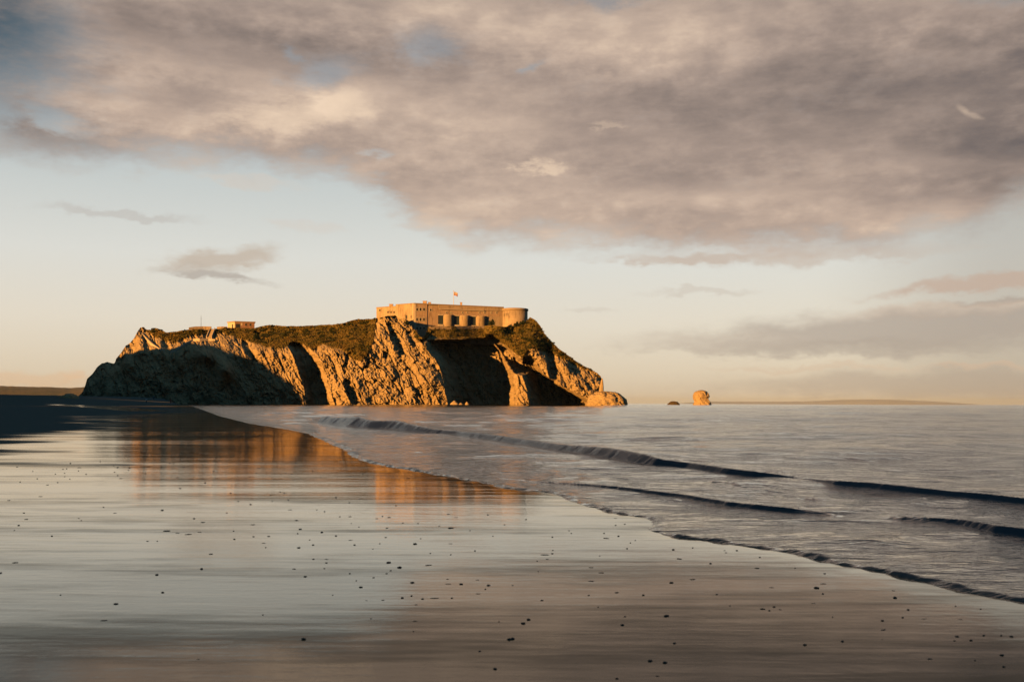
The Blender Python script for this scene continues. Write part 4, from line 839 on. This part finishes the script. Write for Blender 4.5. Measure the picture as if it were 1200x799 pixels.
add(600, 560, Zm, "57,166 160,236,5 225,210 234,221 371,240,6 362,220,4 419,231,5 408,188,4 443,183,4 407,160 556,230,4 453,281,5 466,258,4 485,248 131,306,7 160,301,5 162,288,4 140,323,4 101,331,4 352,377,5 312,356,4 313,410,6 303,466,5 413,455,6 517,465,6 120,486,6 5,427,4 105,372 627,416,9 780,340,6 658,322,6 634,285,6 710,277 709,403,6 805,462,6 883,287,5 835,287 840,296 973,314,5 962,358,6 608,548,12 445,550,6 68,562,10 47,577,9 435,583,9 5,638,12 640,655,9 545,725,13 603,732,11 573,785,6 415,795,8 985,520,7 857,507,4 340,512,4 345,310")
add(900, 620, 4.0, "130,187,4 268,213,7 262,262,6 230,282,13 20,280,5 260,310,7 215,355,5 32,372,8 10,390,6 60,385,5 598,328,12 590,293,5 660,385,8 635,422,7 540,437,9 735,428,5 825,300,6 883,367,5 1000,380,5 307,420,5 352,535,9 177,552,10 540,525,4 545,480,8 890,512,10 878,532,6 955,530,9 1015,507,8 1097,507,7 1145,512,11 762,618,8 1100,600,11 1110,655,8 975,625,6 905,430,4")
pr_ = random.Random(11)
while len(raw) < 268:
    px, py = pr_.uniform(20, 640), 540 + 22 * pr_.random() ** .7
    x, y = ground(px, py)
    if float(shore_s(np.array([x]), np.array([y]))[0]) < -.4: raw.append((px, py, .75))
PEB = []
m, t, p = mat('dark_wet_pebble'); ob = t.obj(); rnd = t.new('ShaderNodeObjectInfo').outputs['Random']
t.put(p.inputs['Base Color'], t.mix(t.noise(ob, 60, 4, .6), t.mix(rnd, (.018, .018, .02), (.05, .04, .034)), (.035, .03, .028))); p.inputs['Roughness'].default_value = .45; p.inputs['Specular IOR Level'].default_value = .35
for k in range(6):
    bm = bmesh.new(); bmesh.ops.create_icosphere(bm, subdivisions=3, radius=1)
    for v in bm.verts:
        c = v.co.copy(); n = float(fbm(np.array(c.x * 1.1 + 5 * k), np.array(c.y * 1.1), np.array(c.z * 1.1 + k), 3))
        v.co = Vector((c.x * 1.15, c.y * .95, max(c.z, -.35) * .72)) * (1 + .3 * n)
    me = bm_mesh('pebble', bm); me.materials.append(m); me.polygons.foreach_set('use_smooth', [True] * len(me.polygons)); PEB.append(me)
BIG = {(608, 548): 'dark round pebble alone on the streaked wet sand below the wave edge', (627, 416): 0}
raw.sort(key=lambda r: -r[2])
special = [  # the pebbles that stand out
    ((957.5, 690.5), 'largest dark round pebble on the pale wet sand below the swash edge'), ((1049.5, 702), 'dark round pebble on the wet sand to the right of the largest one'), ((782, 724), 'dark round pebble alone on the streaked wet sand right of centre'),
    ((763, 777), 'dark pebble at the lower edge of the photo, bigger of a close pair'), ((780, 779), 'dark pebble at the lower edge of the photo, smaller of a close pair'), ((601.5, 751), 'dark round pebble just below a close pair of pebbles near the centre'),
    ((620.3, 728), 'upper of two dark pebbles touching near the centre foreground'), ((614, 732.6), 'lower of two dark pebbles touching near the centre foreground'), ((581, 786.5), 'dark pebble alone on dark wet sand at the bottom centre'), ((357, 751.4), 'dark pebble alone on the left of the dark foreground sand'),
    ((787.5, 684.4), 'dark round pebble on pale wet sand midway to the swash edge'), ((136.7, 709.5), 'dark flat pebble alone in the left foreground')]
for i, (px, py, rad) in enumerate(raw):
    x, y = ground(px, py)
    if float(shore_s(np.array([x]), np.array([y]))[0]) > -.14: continue
    sh_ = float(shore_s(np.array([x]), np.array([y]))[0]); r_ = max(rad * .66, .70) / F * y; lng = pr_.choice((1, 1, 1, 1, 1.7, 2.4)) if rad < 2.2 else 1
    o = bpy.data.objects.new('pebble', PEB[i % 6]); COL.objects.link(o); o.location = (x, y, .009 * (1 - math.exp(sh_ / .25)) + float(undul(np.array([x]), np.array([y]), np.array([sh_]))[0]) + r_ * .10); o.scale = (r_ * lng * pr_.uniform(.95, 1.35), r_ * pr_.uniform(.85, 1.2), r_ / lng ** .6 * pr_.uniform(.75, 1.1)); o.rotation_euler = (0, 0, pr_.uniform(-.6, .6))
    lb = None
    for (sx, sy), l in special:
        if abs(px - sx) < 2.2 and abs(py - sy) < 2.2: lb = l
    if lb: tag(o, lb, 'pebble', 'pebbles on the wet sand')
    elif rad > 1.75: tag(o, 'middling dark pebble, one of those scattered over the wet sand', 'pebble', 'middling pebbles on the wet sand')
    else: tag(o, 'tiny dark pebble, one of the many specks on the wet sand', 'pebble', 'tiny pebbles on the wet sand')

# ------------------------------------------------------------------ air
m = bpy.data.materials.new('sea_haze'); m.use_nodes = True; t = NT(m.node_tree); t.n.remove(t.n['Principled BSDF'])
pv = t.new('ShaderNodeVolumePrincipled'); pv.inputs['Color'].default_value = (.72, .86, 1, 1); pv.inputs['Density'].default_value = 1.9e-5; pv.inputs['Anisotropy'].default_value = 0
t.l.new(pv.outputs[0], t.n['Material Output'].inputs['Volume'])
HAZE = True
if HAZE:
    bm = bmesh.new(); box(bm, -42000, 42000, -6000, 42000, -5, 210); o = link('haze', bm_mesh('haze', bm), m); tag(o, 'thin pale sea haze over the water far out', 'haze', kind='stuff')

# ------------------------------------------------------------------ render settings
S.view_settings.view_transform = 'Standard'; S.view_settings.look = 'None'; S.view_settings.exposure = EXPO; S.view_settings.gamma = 1; S.view_settings.use_curve_mapping = False
c = S.cycles; c.max_bounces = 6; c.diffuse_bounces = 0; c.glossy_bounces = 3; c.volume_bounces = 0; c.transparent_max_bounces = 4; c.use_denoising = True; c.sample_clamp_indirect = 4; c.caustics_reflective = False
